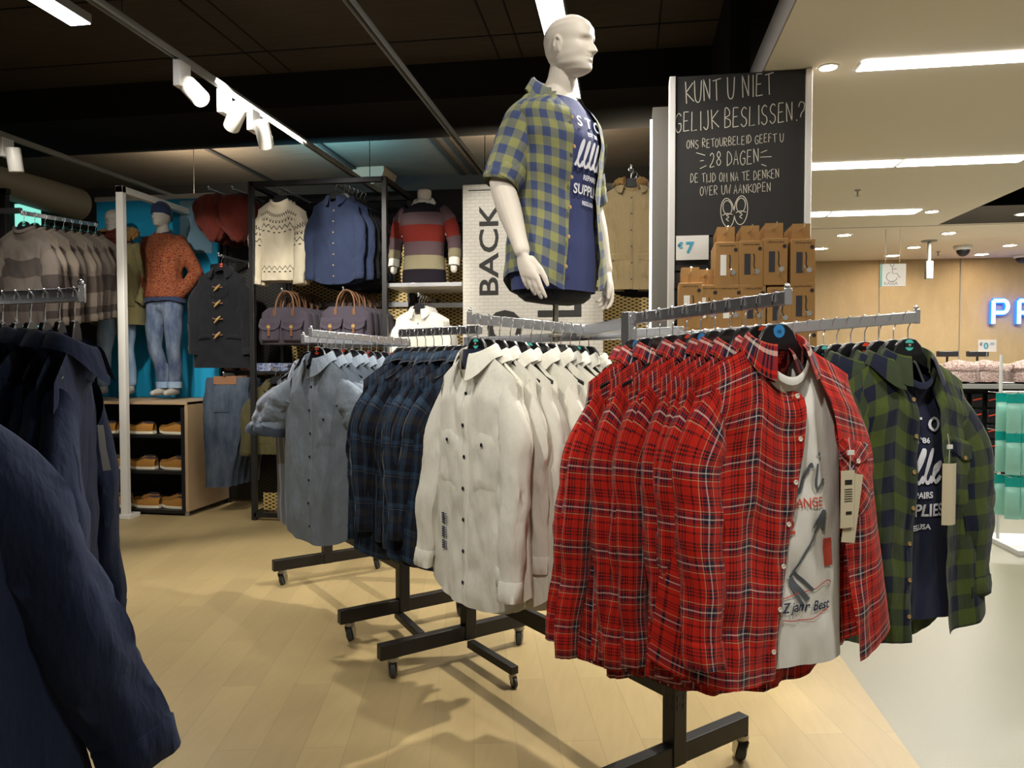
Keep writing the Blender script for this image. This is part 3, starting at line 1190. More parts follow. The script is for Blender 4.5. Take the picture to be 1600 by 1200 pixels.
# ================================================================== garment racks
def foot_caster(parent, x, y, z, rz=0., s=1.):
    c = bpy.data.objects.new('caster', None)
    COL.objects.link(c)
    c.parent = parent
    c.location = (x, y, z)
    c.rotation_euler = (0, 0, rz)
    fork = MB()
    fork.lathe([(.001, 0), (.02 * s, 0), (.022 * s, -.012 * s), (.014 * s, -.02 * s)], 16)
    for q in (-1, 1):
        fork.prism([(-.022 * s, -.014 * s), (.016 * s, -.014 * s), (.026 * s, -.06 * s), (.004 * s, -.068 * s)], q * .015 * s - .0015, q * .015 * s + .0015)
    fork.build('fork', M['zinc'], c, 30)
    R = Matrix.Rotation(pi / 2, 3, 'X')
    wz = -z + .031 * s
    MB().lathe([(.008 * s, -.011 * s), (.026 * s, -.011 * s), (.031 * s, -.007 * s), (.031 * s, .007 * s), (.026 * s, .011 * s), (.008 * s, .011 * s), (.001, .011 * s)], 22, (.010 * s, 0, wz), R=R).build('wheel', M['rubber'], c, 40)


def column(mb, p, z0, z1, ang):
    mb.box((p[0], p[1], (z0 + z1) / 2), (.055, .06, z1 - z0), rz=ang)


def slots(mb, p, z0, z1, ang):
    R = Matrix.Rotation(ang, 3, 'Z')
    z = z0
    while z < z1:
        for s in (-.014, .014):
            c = R @ Vector((s, -.0305, 0))
            mb.box((p[0] + c.x, p[1] + c.y, z), (.005, .002, .018), rz=ang)
            c = R @ Vector((.028, s, 0))
            mb.box((p[0] + c.x, p[1] + c.y, z), (.002, .005, .018), rz=ang)
        z += .032


def rail_part(parent, a, b, stop=True, name='rail'):
    """chrome rectangular rail with an upturned end stop at a"""
    a, b = Vector(a), Vector(b)
    mb = MB().bar(a + Vector((0, 0, -.017)), b + Vector((0, 0, -.017)), .014, .034)
    o = mb.build(name, M['chrome'], parent, 30, bevel=.002)
    if stop:
        d = (a - b).normalized()
        MB().bar(a + d * .002 + Vector((0, 0, -.036)), a + d * .002 + Vector((0, 0, .008)), .02, .008).build('end_cap', M['chrome'], o, 30, bevel=.002)
        MB().ell(tuple(a + Vector((0, 0, .012))), (.007, .007, .008), 12, 8).build('stop_knob', M['chrome'], o, 60)
    return o


P1, P2, P3 = Vector((-.765, 3.47, 0)), Vector((.158, 2.49, 0)), Vector((-1.20, 3.80, 0))
UX = (P2 - P1).normalized()
VX = Vector((-UX.y, UX.x, 0))
ANG = math.atan2(UX.y, UX.x)
RT = 1.60                        # top of the rails; the arms rise a little towards their free ends
RED_N, RED_F = W(1230, 455, 1.85), W(983, 490, 2.2)
WHT_N, WHT_F = W(735, 490, 2.45), W(925, 509, 2.78)
BLU_N, BLU_F = W(750, 508, 3.0), W(624, 515, 3.3)
GRY_N, GRY_F = W(486, 515, 3.45), W(640, 530, 3.95)
GRN_N = W(1431, 487, 2.2)
GRN_F = Vector((P2.x, P2.y, 1.545)) + (GRN_N - Vector((P2.x, P2.y, 1.545))).normalized() * .02
ZB = .10                         # underside of the foot bars

rackB = thing('garment_rack', 'black wheeled garment rack carrying the white, red, green and dark blue shirts below the mannequin', 'clothes rack', tuple((P1 + P2) / 2))


def loc_of(rack):
    return lambda p: Vector(p) - Vector(rack.location)


L_ = loc_of(rackB)
for p, f0, f1, c0, c1 in ((P1, -.47, .36, -.40, .30), (P2, -.60, .36, -.50, .345)):
    col_ = MB()
    column(col_, L_(p), ZB, 1.30, ANG)
    cc = col_.build('column', M['blackmetal'], rackB, 30, bevel=.003)
    sl = MB()
    slots(sl, L_(p), .30, 1.28, ANG)
    sl.build('slot_holes', M['black'], cc, 0)
    tb = MB()
    tb.box((L_(p).x, L_(p).y, (1.28 + RT - .036) / 2), (.03, .03, RT - .036 - 1.28), rz=ANG)
    tb.build('chrome_upright', M['chrome'], rackB, 30, bevel=.002)
    fb = MB().bar(L_(p) + VX * f0 + Vector((0, 0, ZB + .035)), L_(p) + VX * f1 + Vector((0, 0, ZB + .035)), .045, .07)
    fb.build('foot_bar', M['blackmetal'], rackB, 30, bevel=.003)
    for c in (c0, c1):
        q = L_(p) + VX * c
        foot_caster(rackB, q.x, q.y, ZB, ANG + 2.6, 1.3)
MB().bar(L_(P1) + Vector((0, 0, .35)), L_(P2) + Vector((0, 0, .35)), .03, .07).build('cross_bar', M['blackmetal'], rackB, 30, bevel=.003)
MB().bar(L_(P1) + UX * .02 + Vector((0, 0, .08)), L_(P1) + UX * .40 + Vector((0, 0, .08)), .04, .035).build('stabiliser_bar', M['blackmetal'], rackB, 30, bevel=.003)
q = L_(P1) + UX * .385
foot_caster(rackB, q.x, q.y, .063, ANG, .75)
top = MB().bar(L_(P1) + Vector((0, 0, RT - .055)), L_(P2) + Vector((0, 0, RT - .055)), .02, .035)
top.build('top_bar', M['chrome'], rackB, 30, bevel=.002)
rail_part(rackB, L_(RED_N), L_(RED_F))
rail_part(rackB, L_(WHT_N), L_(WHT_F))
rail_part(rackB, L_(BLU_N), L_(BLU_F), stop=False)
rail_part(rackB, L_(GRN_N), L_(GRN_F))
MB().bar((L_(BLU_N).x, L_(BLU_N).y, L_(BLU_N).z - .02), (L_(P1).x, L_(P1).y, L_(BLU_N).z - .02), .02, .03).build('arm_bracket', M['chrome'], rackB, 30, bevel=.002)
up = MB()
f = L_(RED_F)
up.box((f.x, f.y, f.z - .075), (.035, .035, .16), rz=ANG)
p2t = L_(P2)
up.bar((f.x, f.y, f.z - .13), (p2t.x, p2t.y, f.z - .13), .02, .03)
up.bar((f.x, f.y, f.z - .03), tuple(L_(P1).lerp(L_(P2), .62) + Vector((0, 0, f.z - .03))), .02, .04)
up.build('arm_bracket', M['chrome'], rackB, 30, bevel=.002)
w_ = L_(WHT_F)
tpm = (P1 + P2) / 2 - Vector(rackB.location)
MB().bar((w_.x, w_.y, w_.z - .03), (tpm.x, tpm.y, w_.z - .03), .02, .03).build('arm_bracket', M['chrome'], rackB, 30, bevel=.002)

rackA = thing('garment_rack', 'black wheeled garment rack carrying the grey short sleeved shirts, behind the dark blue ones', 'clothes rack', tuple(P3))
L_ = loc_of(rackA)
P4 = P3 - UX * 1.15
for p in (P3, P4):
    col_ = MB()
    column(col_, L_(p), ZB, 1.30, ANG)
    col_.build('column', M['blackmetal'], rackA, 30, bevel=.003)
    MB().box((L_(p).x, L_(p).y, (1.28 + 1.56) / 2), (.03, .03, .28), rz=ANG).build('chrome_upright', M['chrome'], rackA, 30, bevel=.002)
    MB().bar(L_(p) - VX * .36 + Vector((0, 0, ZB + .035)), L_(p) + VX * .42 + Vector((0, 0, ZB + .035)), .045, .07).build('foot_bar', M['blackmetal'], rackA, 30, bevel=.003)
    for c in (-.30, .36):
        q = L_(p) + VX * c
        foot_caster(rackA, q.x, q.y, ZB, ANG + 2.4, 1.3)
MB().bar(L_(P3) + Vector((0, 0, .35)), L_(P4) + Vector((0, 0, .35)), .03, .07).build('cross_bar', M['blackmetal'], rackA, 30, bevel=.003)
MB().bar(L_(P3) - VX * .02 - UX * .02 + Vector((0, 0, .08)), L_(P3) + UX * .33 + Vector((0, 0, .08)) - VX * .06, .04, .035).build('stabiliser_bar', M['blackmetal'], rackA, 30, bevel=.003)
MB().bar(L_(P3) + Vector((0, 0, 1.545)), L_(P4) + Vector((0, 0, 1.545)), .02, .035).build('top_bar', M['chrome'], rackA, 30, bevel=.002)
rail_part(rackA, L_(GRY_N), L_(GRY_F))
# lower rail with the striped shirts
STR_N, STR_F = Vector((-1.60, 3.46, 1.575)), Vector((-1.42, 3.98, 1.575))
rail_part(rackA, L_(STR_N), L_(STR_F))
MB().bar(L_(GRY_F) + Vector((0, 0, -.03)), L_(STR_F) + Vector((0, 0, -.012)), .02, .03).build('arm_bracket', M['chrome'], rackA, 30, bevel=.002)


# ------------------------------------------------------------------ hanging rows
def hang_row(protos, hangers, pts, direction, shirt_label, hanger_label, group, seed=0, first_shirt=None, jitter=9, skip=(), dz=HUB):
    """hang one garment on one hanger at every point; pts[0] is the front"""
    rnd = random.Random(seed)
    for i, p in enumerate(pts):
        base = face(direction(i) if callable(direction) else direction)
        rz = base + radians(rnd.uniform(-jitter, jitter) * (i > 0))
        if i in skip:
            continue
        hl = hanger_label(i)
        hg = group + ' hangers'
        dup(hangers[i % len(hangers)] if i else hangers[0], tuple(p), rz, hl, hg)
        q = Vector(p) - Vector((0, 0, dz))
        if i == 0 and first_shirt:
            first_shirt.location = q
            first_shirt.rotation_euler = (0, 0, rz)
            first_shirt['label'] = shirt_label(0)
            first_shirt['group'] = group
        else:
            s = protos[rnd.randrange(len(protos))]
            q = q + Vector((cos(rz), sin(rz), 0)) * rnd.uniform(-.018, .018) + Vector((0, 0, rnd.uniform(-.012, .004)))
            dup(s, tuple(q), rz, shirt_label(i), group, tilt=radians(rnd.uniform(-2.5, 2.5)), roll=radians(rnd.uniform(-3, 3)))


HP = make_hanger('spare', (0, 0, 0))
HR, HB, HT = (make_hanger('spare', dot=d) for d in ('red_dot', 'blue_dot', 'teal_dot'))
PROTO = [HP, HR, HB, HT]


def protos(n, name, cat, mat, kw, **mk):
    out = []
    for i in range(n):
        k = dict(kw)
        k['seed'] = kw.get('seed', 1) + i * 1.7
        k['spread'] = kw.get('spread', .03) + .012 * ((i * 7) % 5 - 2)
        k['sl'] = kw.get('sl', .6) * (1 + .02 * ((i * 3) % 4 - 1.5))
        k['swing'] = (-1) ** i * .05 * (i + 1) / n + kw.get('swing', 0)
        out.append(make_shirt(name, 'spare', cat, mat, Garment(**k), **mk))
    PROTO.extend(out)
    return out


# red tartan row ---------------------------------------------------------------
rp = protos(6, 'flannel_shirt', 'shirt', M['tartan'], dict(seed=2, D=.024, L=.885, fa=.034, cr=.5, sl=.72, squash=.8, sa=.058, spread=.015, sh=.225, ch=.265, hm=.28),
            buttons=M['button_w'], placket=True, nb=7)
gf = Garment(seed=5, D=.062, L=.845, fa=.03, sl=.66, sa=.062, spread=.02, sh=.225, ch=.295, hm=.365, tail=.09, cuff=.05, swr=.16, swing=-.075)
gl = lambda v: lerp(-.30, .20 - .28 * v, ss(v / .12))
gr = lambda v: lerp(.32, .40 + .24 * v, ss(v / .10))
redf = make_shirt('flannel_shirt', 'x', 'shirt', M['tartan'], gf, buttons=M['button_w'], placket=True, gl=gl, gr=gr, nb=7, nu=56, nv=56,
                  pockets=((.50, .88, .29, .50),), flap=True, pocketmat=M['tartan_bias'], copen=8)
n = 11
rpts = rail_points(RED_N, RED_F, n, .05, .96)
hang_row(rp, [HB, HR, HP, HP, HP], rpts, lambda i: _R * (.30 if i == 0 else lerp(.38, .62, i / 10)) - _F * .9,
         lambda i: 'red tartan flannel shirt hanging open over a white printed tee at the rail end' if i == 0 else f'red tartan flannel shirt, {ORD[i - 1]} behind the open one on the same rail',
         lambda i: 'black hanger with blue sticker inside the open red tartan shirt' if i == 0 else f'black hanger of the {ORD[i - 1]} red tartan shirt behind the open one', 'red tartan shirts on the rail', 3, redf, 10)
# white printed tee inside the open shirt
gt = Garment(seed=8, D=.036, L=.80, fa=.012, sl=.2, sh=.175, ch=.20, hm=.215, tail=.0, drop=.075, neck=.085)
rz0 = redf.rotation_euler[2]
tee = thing('printed_tee', 'white tee with arrow print, inside the open red tartan shirt', 't-shirt', tuple(rpts[0] - Vector((0, 0, HUB + .02))), rz0)
gt.body().build('body', M['tee'], tee, 60)
gt.neckband(.016).build('neckband', M['tee'], tee, 60)


def on_front(g, dx, dz, off=.0045):
    def f(p):
        x, z = p.x + dx, p.y + dz
        q = g.front(x, z)
        return Vector((x, q.y - off - p.z, z))
    return f


def print_text(g, name, txt, size, mat, par, x, z, sx=1., bold=0., shear=0., align='CENTER'):
    return text_obj(name, txt, size, mat, par, (0, 0, 0), sx=sx, bold=bold, depth=0, align=align, shear=shear, warp=on_front(g, x, z))


def print_strokes(g, name, strokes, mat, par, x, z):
    mb = MB()
    f = on_front(g, x, z)
    for pts, w in strokes:
        if len(pts) < 5:
            pts = [(lerp(a[0], b[0], k / 8), lerp(a[1], b[1], k / 8)) for a, b in zip(pts, pts[1:]) for k in range(8)] + [pts[-1]]
        mb.ribbon(pts, w, 0, T=lambda p: f(Vector((p.x, p.z, 0))))
    return mb.build(name, mat, par, 0)


def smooth_pts(pts, n=6):
    out = []
    for i in range(len(pts) - 1):
        p0, p1, p2, p3 = pts[max(i - 1, 0)], pts[i], pts[i + 1], pts[min(i + 2, len(pts) - 1)]
        for k in range(n):
            t = k / n
            out.append(tuple(.5 * ((2 * p1[c]) + (-p0[c] + p2[c]) * t + (2 * p0[c] - 5 * p1[c] + 4 * p2[c] - p3[c]) * t * t + (-p0[c] + 3 * p1[c] - 3 * p2[c] + p3[c]) * t ** 3) for c in (0, 1)))
    return out + [pts[-1]]


pc = .075
print_strokes(gt, 'script_print', [(smooth_pts([(-.055, .02), (-.04, -.035), (-.03, -.05), (-.01, .0), (.0, .02), (.005, .01)]), .008),
                                   (smooth_pts([(.02, .02), (.018, -.03), (.026, -.045), (.045, -.02)]), .008), ([(.024, .04), (.028, .048)], .010)], M['print_g'], tee, pc, -.30)
print_text(gt, 'red_print', 'ANGE', .034, M['print_r'], tee, pc, -.39, .9, .0004)
print_text(gt, 'red_print', '2', .05, M['print_r'], tee, pc - .055, -.455, 1, .002)
print_strokes(gt, 'arrow_print', [([(-.05, -.13), (.03, .0)], .007), ([(.03, .0), (.045, .035)], .016), ([(.045, .04), (.012, -.005)], .007), ([(.045, .04), (.043, -.015)], .010),
                                  ([(-.05, -.13), (.0, -.19)], .014), ([(-.042, -.115), (.012, -.165)], .010), ([(-.052, -.14), (-.012, -.205)], .010)], M['print_g'], tee, pc, -.44)
print_strokes(gt, 'red_badge_print', [([(.06, -.005), (.06, -.075)], .03)], M['print_r'], tee, pc, -.47)
print_strokes(gt, 'red_scroll_print', [(smooth_pts([(-.075, -.02), (-.03, -.012), (.02, .0), (.05, .018), (.07, .012), (.06, .0)]), .0025),
                                       (smooth_pts([(-.075, -.075), (-.03, -.082), (.02, -.075), (.07, -.055)]), .0025)], M['print_r'], tee, pc, -.60)
print_text(gt, 'navy_print', 'Z jahr Best', .036, M['print_n'], tee, pc - .005, -.657, .9, .0006, .25)
# paper tags on the open shirt's pocket


def swing_tag(label, loc, rz, par_scale=1.0, two=True, name='swing_tag'):
    t = thing(name, label, 'price tag', loc, rz)
    MB().tube([(0, 0, 0), (.004, -.004, -.04), (0, -.006, -.085)], .0009, 5).build('cord', M['card'], t, 40)
    MB().box((.004, -.004, -.038), (.02, .004, .012)).build('cord_clip', M['card'], t, 0)
    a = MB()
    R = Matrix.Rotation(radians(8), 3, 'Y')
    if two:
        a.box((.012, -.003, -.18), (.042, .0015, .175), R=R)
        a.build('card', M['tagcard'], t, 0)
        b = MB().box((-.008, -.008, -.155), (.042, .0015, .145)).build('card', M['tagcard'], t, 0)
        MB().box((-.006, -.0092, -.112), (.022, .0006, .012)).build('printed_bar', M['ink'], b, 0)
        mb = MB()
        for k in range(6):
            mb.box((-.006, -.0092, -.130 - k * .006), (.024, .0006, .002))
        mb.box((-.004, -.0092, -.19), (.018, .0006, .008))
        mb.build('printed_lines', M['ink'], b, 0)
    else:
        b = MB()
        b.grid([[(x, -.006 - .012 * cos(x / .026 * 1.4), -.085 - z) for x in [-.026 + .0065 * q for q in range(9)]] for z in [0, .07, .14, .18]])
        b.build('card', M['tagcard'], t, 40)
    return t


def shirt_point(root, g, u, v, off=.0):
    p = g.pt(-1, u, v)
    p.y -= off
    c, s = cos(root.rotation_euler[2]), sin(root.rotation_euler[2])
    return Vector((root.location.x + c * p.x - s * p.y, root.location.y + s * p.x + c * p.y, root.location.z + p.z))


swing_tag('pair of cream paper tags hanging from the red tartan chest pocket', tuple(shirt_point(redf, gf, .55, .26, .012)), redf.rotation_euler[2])

# white shirt row --------------------------------------------------------------
wp = protos(5, 'white_shirt', 'shirt', M['white'], dict(seed=12, D=.022, L=.84, fa=.018, cr=.4, sl=.62, squash=.8, sa=.055, spread=.015, hm=.275))
gw = Garment(seed=15, D=.055, L=.84, fa=.010, sl=.66, sa=.058, spread=.03, hm=.29, ch=.255, tail=.09, swing=-.05)
whf = make_shirt('white_shirt', 'x', 'shirt', M['white'], gw, buttons=M['button_d'], placket=True, nb=7, nu=50, nv=50, pockets=((-.62, -.16, .30, .52), (.18, .64, .30, .52)))
wn = 12
wpts = rail_points(WHT_N, WHT_F, wn, .05, .97)
hang_row(wp, [HT, HP, HP, HP, HP], wpts, WHT_N - WHT_F,
         lambda i: 'white cotton shirt with dark buttons facing the aisle at the rail end' if i == 0 else f'white cotton shirt, {ORD[i - 1]} behind the dark buttoned front one',
         lambda i: 'black hanger with turquoise sticker in the collar of the front white shirt' if i == 0 else f'black hanger of the {ORD[i - 1]} white shirt behind the front one', 'white shirts on the rail', 4, whf, 4)
wi = MB().lathe([(.058, .018), (.062, -.03), (.05, -.055), (.001, -.055)], 24).build('inner_yoke', M['darktee'], whf, 60)
wi.scale = (1, .75, 1)
text_obj('neck_label', 'NEW', .018, M['card'], wi, (-.018, .03, -.03))
mb = MB()
for k in range(16):
    if k in (5, 11):
        continue
    p = gw.pt(-1, -.52, .66 + k * .010)
    mb.box((p.x, p.y - .004, p.z), (.018, .001, .005)).box((p.x + .018, p.y - .004, p.z), (.008, .001, .003))
mb.build('printed_lettering', M['print_n'], whf, 0)

# dark blue plaid row ----------------------------------------------------------
bp = protos(5, 'plaid_shirt', 'shirt', M['blueplaid'], dict(seed=22, D=.024, L=.86, fa=.036, cr=.7, sl=.64, squash=.8, sa=.055, spread=.015, hm=.28))
bpts = rail_points(BLU_N, BLU_F, 10, .02, .97)
hang_row(bp, [HP], bpts, BLU_F - BLU_N, lambda i: f'dark blue plaid shirt with its back to the aisle, {ORD[i]} counted from the white shirts',
         lambda i: f'black hanger of the {ORD[i]} dark blue plaid shirt from the white ones', 'dark blue plaid shirts', 5, None, 8)

# grey chambray row ------------------------------------------------------------
gk = dict(seed=32, D=.024, L=.85, fa=.026, cr=.5, sl=.26, squash=.9, sa=.085, cuff=.095, spread=.15, hm=.27)
gp = protos(3, 'chambray_shirt', 'shirt', M['grey'], gk, cuffmat=M['cuffblue'], cuff=(.80, 1.0))
gg = Garment(**dict(gk, seed=36, D=.05, L=.87))
grf = make_shirt('chambray_shirt', 'x', 'shirt', M['grey'], gg, buttons=M['button_d'], placket=True, nb=7, cuffmat=M['cuffblue'], cuff=(.80, 1.0), pockets=((.2, .66, .28, .46),))
gpts = rail_points(GRY_N, GRY_F, 12, .06, .96)
hang_row(gp, [HR, HP, HP], gpts, GRY_N - GRY_F,
         lambda i: 'grey blue short sleeved chambray shirt with dark cuffs at the front of its rail' if i == 0 else f'grey blue short sleeved chambray shirt, {ORD[i - 1]} behind the front one',
         lambda i: 'hanger with orange sticker in the front grey chambray shirt' if i == 0 else f'hanger of the {ORD[i - 1]} grey chambray shirt behind the front one', 'grey chambray shirts', 6, grf, 5)
sp_ = protos(2, 'striped_shirt', 'shirt', M['stripe'], gk, cuffmat=M['cuffblue'], cuff=(.80, 1.0))
spts = rail_points(STR_N, STR_F, 7, .06, .96)
hang_row(sp_, [HP], spts, STR_N - STR_F, lambda i: f'white striped short sleeved shirt left of the grey chambray ones, {ORD[i]} from the front',
         lambda i: f'hanger of the {ORD[i]} white striped shirt from the front', 'white striped shirts', 7, None, 5)

# green check row --------------------------------------------------------------
np_ = protos(5, 'flannel_shirt', 'shirt', M['check'], dict(seed=42, D=.022, L=.83, fa=.026, cr=.5, sl=.62, squash=.8, sa=.058, spread=.015, hm=.28))
gq = Garment(seed=45, D=.062, L=.84, fa=.026, sl=.64, sa=.066, spread=.03, hm=.32, ch=.27, tail=.06, cuff=.055)
ggl = lambda v: lerp(-.30, -.04 - .05 * v, ss(v / .12))
ggr = lambda v: lerp(.32, .22 + .16 * v, ss(v / .10))
gnf = make_shirt('flannel_shirt', 'x', 'shirt', M['check'], gq, buttons=M['button_h'], placket=True, gl=ggl, gr=ggr, nb=7, nu=56, nv=50, pockets=((.42, .86, .30, .52),), flap=True, copen=6)
npts = rail_points(GRN_N, GRN_F, 17, .03, .95)
hang_row(np_, [HT, HP, HP, HR, HP, HP], npts, lambda i: _R * (.28 if i == 0 else lerp(.36, .66, i / 16)) - _F * .9,
         lambda i: 'green and navy checked shirt hanging open over a navy tee at the rail end' if i == 0 else f'green and navy checked shirt, {ORD[i - 1]} behind the open one',
         lambda i: 'black hanger with turquoise sticker in the open green checked shirt' if i == 0 else f'black hanger of the {ORD[i - 1]} green checked shirt behind the open one', 'green checked shirts on the rail', 8, gnf, 6)
gn_ = Garment(seed=48, D=.036, L=.77, fa=.010, sl=.2, sh=.175, ch=.20, hm=.215, tail=0., drop=.07, neck=.085)
tee2 = thing('printed_tee', 'navy tee with white lettering inside the open green checked shirt', 't-shirt', tuple(npts[0] - Vector((0, 0, HUB + .02))), gnf.rotation_euler[2])
gn_.body().build('body', M['darktee'], tee2, 60)
gn_.neckband(.016).build('neckband', M['darktee'], tee2, 60)


def supply_print(g, par, x, z, k=1., mat=None):
    mat = mat or M['print_w']
    print_text(g, 'white_print', 'S T O', .060 * k, mat, par, x, z, 1.1, .001)
    print_text(g, 'white_print', "EST '86", .022 * k, mat, par, x, z - .035 * k, 1, .0005)
    loops = []
    for q in range(5):
        x0 = (-.085 + q * .034) * k
        h = .10 * k if q < 4 else .06 * k
        loops.append((smooth_pts([(x0 - .012 * k, 0), (x0 + .022 * k, h * .7), (x0 + .030 * k, h), (x0 + .016 * k, h * .8), (x0, .02 * k), (x0 + .012 * k, 0), (x0 + .028 * k, .02 * k)]), .011 * k))
    print_strokes(g, 'white_script_print', loops, mat, par, x, z - .155 * k)
    print_text(g, 'white_print', 'REPAIRS', .026 * k, mat, par, x, z - .20 * k, 1, .0008)
    print_text(g, 'white_print', 'SUPPLIES', .052 * k, mat, par, x, z - .255 * k, .92, .0012)
    print_text(g, 'white_print', 'REG.USA', .022 * k, mat, par, x, z - .295 * k, 1, .0006)


supply_print(gn_, tee2, .015, -.20)
swing_tag('long cream paper tag hanging from the open green checked shirt', tuple(shirt_point(gnf, gq, .22, .24, .03)), gnf.rotation_euler[2], two=False)

# navy denim shirts in the left foreground -------------------------------------
NAV_N, NAV_F = Vector((-1.30, 1.59, 1.626)), Vector((-2.05, 1.76, 1.626))
rackN = thing('garment_rack', 'chrome rail of the rack with navy denim shirts at the left edge', 'clothes rack', (-1.7, 1.67, 0))
L_ = loc_of(rackN)
rail_part(rackN, L_(NAV_N), L_(NAV_F))
MB().box((L_(NAV_F).x, L_(NAV_F).y, .80), (.06, .06, 1.59)).build('column', M['blackmetal'], rackN, 30, bevel=.003)
MB().bar((L_(NAV_F).x, L_(NAV_F).y - .35, .035), (L_(NAV_F).x, L_(NAV_F).y + .35, .035), .05, .07).build('foot_bar', M['blackmetal'], rackN, 30, bevel=.003)
MB().bar(L_(NAV_F) + Vector((0, -.0, -.02)), (L_(NAV_F).x + .55, L_(NAV_F).y - .95, 1.60), .02, .03).build('rail', M['chrome'], rackN, 30, bevel=.002)
vp = protos(3, 'denim_shirt', 'shirt', M['denim'], dict(seed=52, D=.03, L=.88, fa=.022, sl=.66, squash=1.0, sa=.062, spread=.02, sh=.225, ch=.27, hm=.30))
vpts = rail_points(NAV_N, NAV_F, 15, .03, .97)
hang_row(vp, [HP], vpts, (.863, .5, 0), lambda i: f'dark navy denim shirt at the left edge, {ORD[i]} from the free end of its rail',
         lambda i: f'black hanger of the {ORD[i]} navy denim shirt from the rail end', 'navy denim shirts on the left', 9, None, 6)
gz = Garment(seed=57, D=.10, L=.98, fa=.03, sl=.70, sa=.075, spread=.24, sh=.23, ch=.30, hm=.44, cuff=.065)
nearp = W(-395, 400, 1.0)
nearp.z = 1.64
dup(HP, tuple(nearp), face(_R * .7 - _F * .7), 'black hanger of the nearest navy denim shirt, at the left edge', 'navy denim shirts on the left hangers')
make_shirt('denim_shirt', 'nearest and largest navy denim shirt, filling the lower left corner', 'shirt', M['denim'], gz, loc=tuple(nearp - Vector((0, 0, HUB))), rz=face(_R * .7 - _F * .7), group='navy denim shirts on the left')
p = W(152, 664, 1.6)
tag(MB().grid([[(0, 0, 0), (.012, .004, 0)], [(.004, 0, -.05), (.018, .004, -.05)], [(.012, 0, -.10), (.028, .004, -.098)]]).build('paper_tag', M['card'], None, 0, loc=tuple(p)),
    'white paper tag sticking out between the navy denim shirts', 'price tag')

# ================================================================== mannequins
TORSO = [(-.27, .066, .066, .066), (-.30, .078, .070, .075), (-.33, .125, .078, .088), (-.36, .175, .088, .095), (-.40, .198, .103, .10), (-.48, .192, .125, .105),
         (-.56, .178, .120, .10), (-.70, .158, .102, .088), (-.78, .157, .102, .092), (-.90, .172, .106, .108), (-1.0, .178, .10, .112), (-1.12, .165, .085, .10)]
_tw, _tf, _tb = [[(-t[0], t[k]) for t in TORSO] for k in (1, 2, 3)]


def tsec(z):
    return interp(_tw, -z), interp(_tf, -z), interp(_tb, -z)


def tpt(z, th, off=0.):
    """point on the torso surface; th=0 front, positive towards +x"""
    w, f, b = tsec(z)
    w, f, b = w + off, f + off, b + off
    c, s = cos(th), sin(th)
    e = .86
    x = w * math.copysign(abs(s) ** e, s)
    y = -(f if c > 0 else b) * math.copysign(abs(c) ** e, c)
    return Vector((x, y, z))


def shell(z0, z1, off, th0=0., th1=2 * pi, nz=44, nt=60, fa=.008, seed=1., hem=None, flare=0., closed=None):
    mb = MB()
    closed = (th1 - th0 > 6.28) if closed is None else closed
    P, UV = [], []
    for i in range(nz + 1):
        q = i / nz
        rp, ru = [], []
        for j in range(nt + (0 if closed else 1)):
            a0, a1 = (th0(q) if callable(th0) else th0), (th1(q) if callable(th1) else th1)
            th = lerp(a0, a1, j / nt)
            ze = z1 + (hem(th) if hem else 0)
            z = lerp(z0, ze, q)
            f = fa * min(1, q * 4) * (fold(sin(th) * .25, z + cos(th) * .4, seed, .7) + .5 * noise.noise(Vector((sin(th) * 4, cos(th) * 4 + seed, z * 14))))
            p = tpt(max(z, -1.12), th, (off + flare * q + f) * min(1, .35 + q * 6))
            p.z = z
            rp.append(p)
            ru.append((th * .19, q * abs(z1 - z0)))
        if closed:
            ru.append((2 * pi * .19, q * abs(z1 - z0)))
        P.append(rp)
        UV.append(ru)
    mb.grid(P, UV, wrap=closed, flip=False)
    return mb


FRONT = [(0, .070), (.012, .090), (.03, .093), (.055, .093), (.075, .094), (.095, .093), (.115, .090), (.14, .099), (.17, .098), (.195, .084), (.215, .060), (.228, .034), (.236, .004)]
BACK = [(0, -.01), (.02, .02), (.045, .062), (.07, .085), (.10, .098), (.14, .105), (.17, .101), (.195, .086), (.215, .062), (.228, .036), (.236, .004)]
HALF = [(0, .022), (.015, .042), (.04, .058), (.07, .066), (.11, .071), (.15, .077), (.175, .075), (.2, .063), (.218, .046), (.23, .026), (.236, .003)]


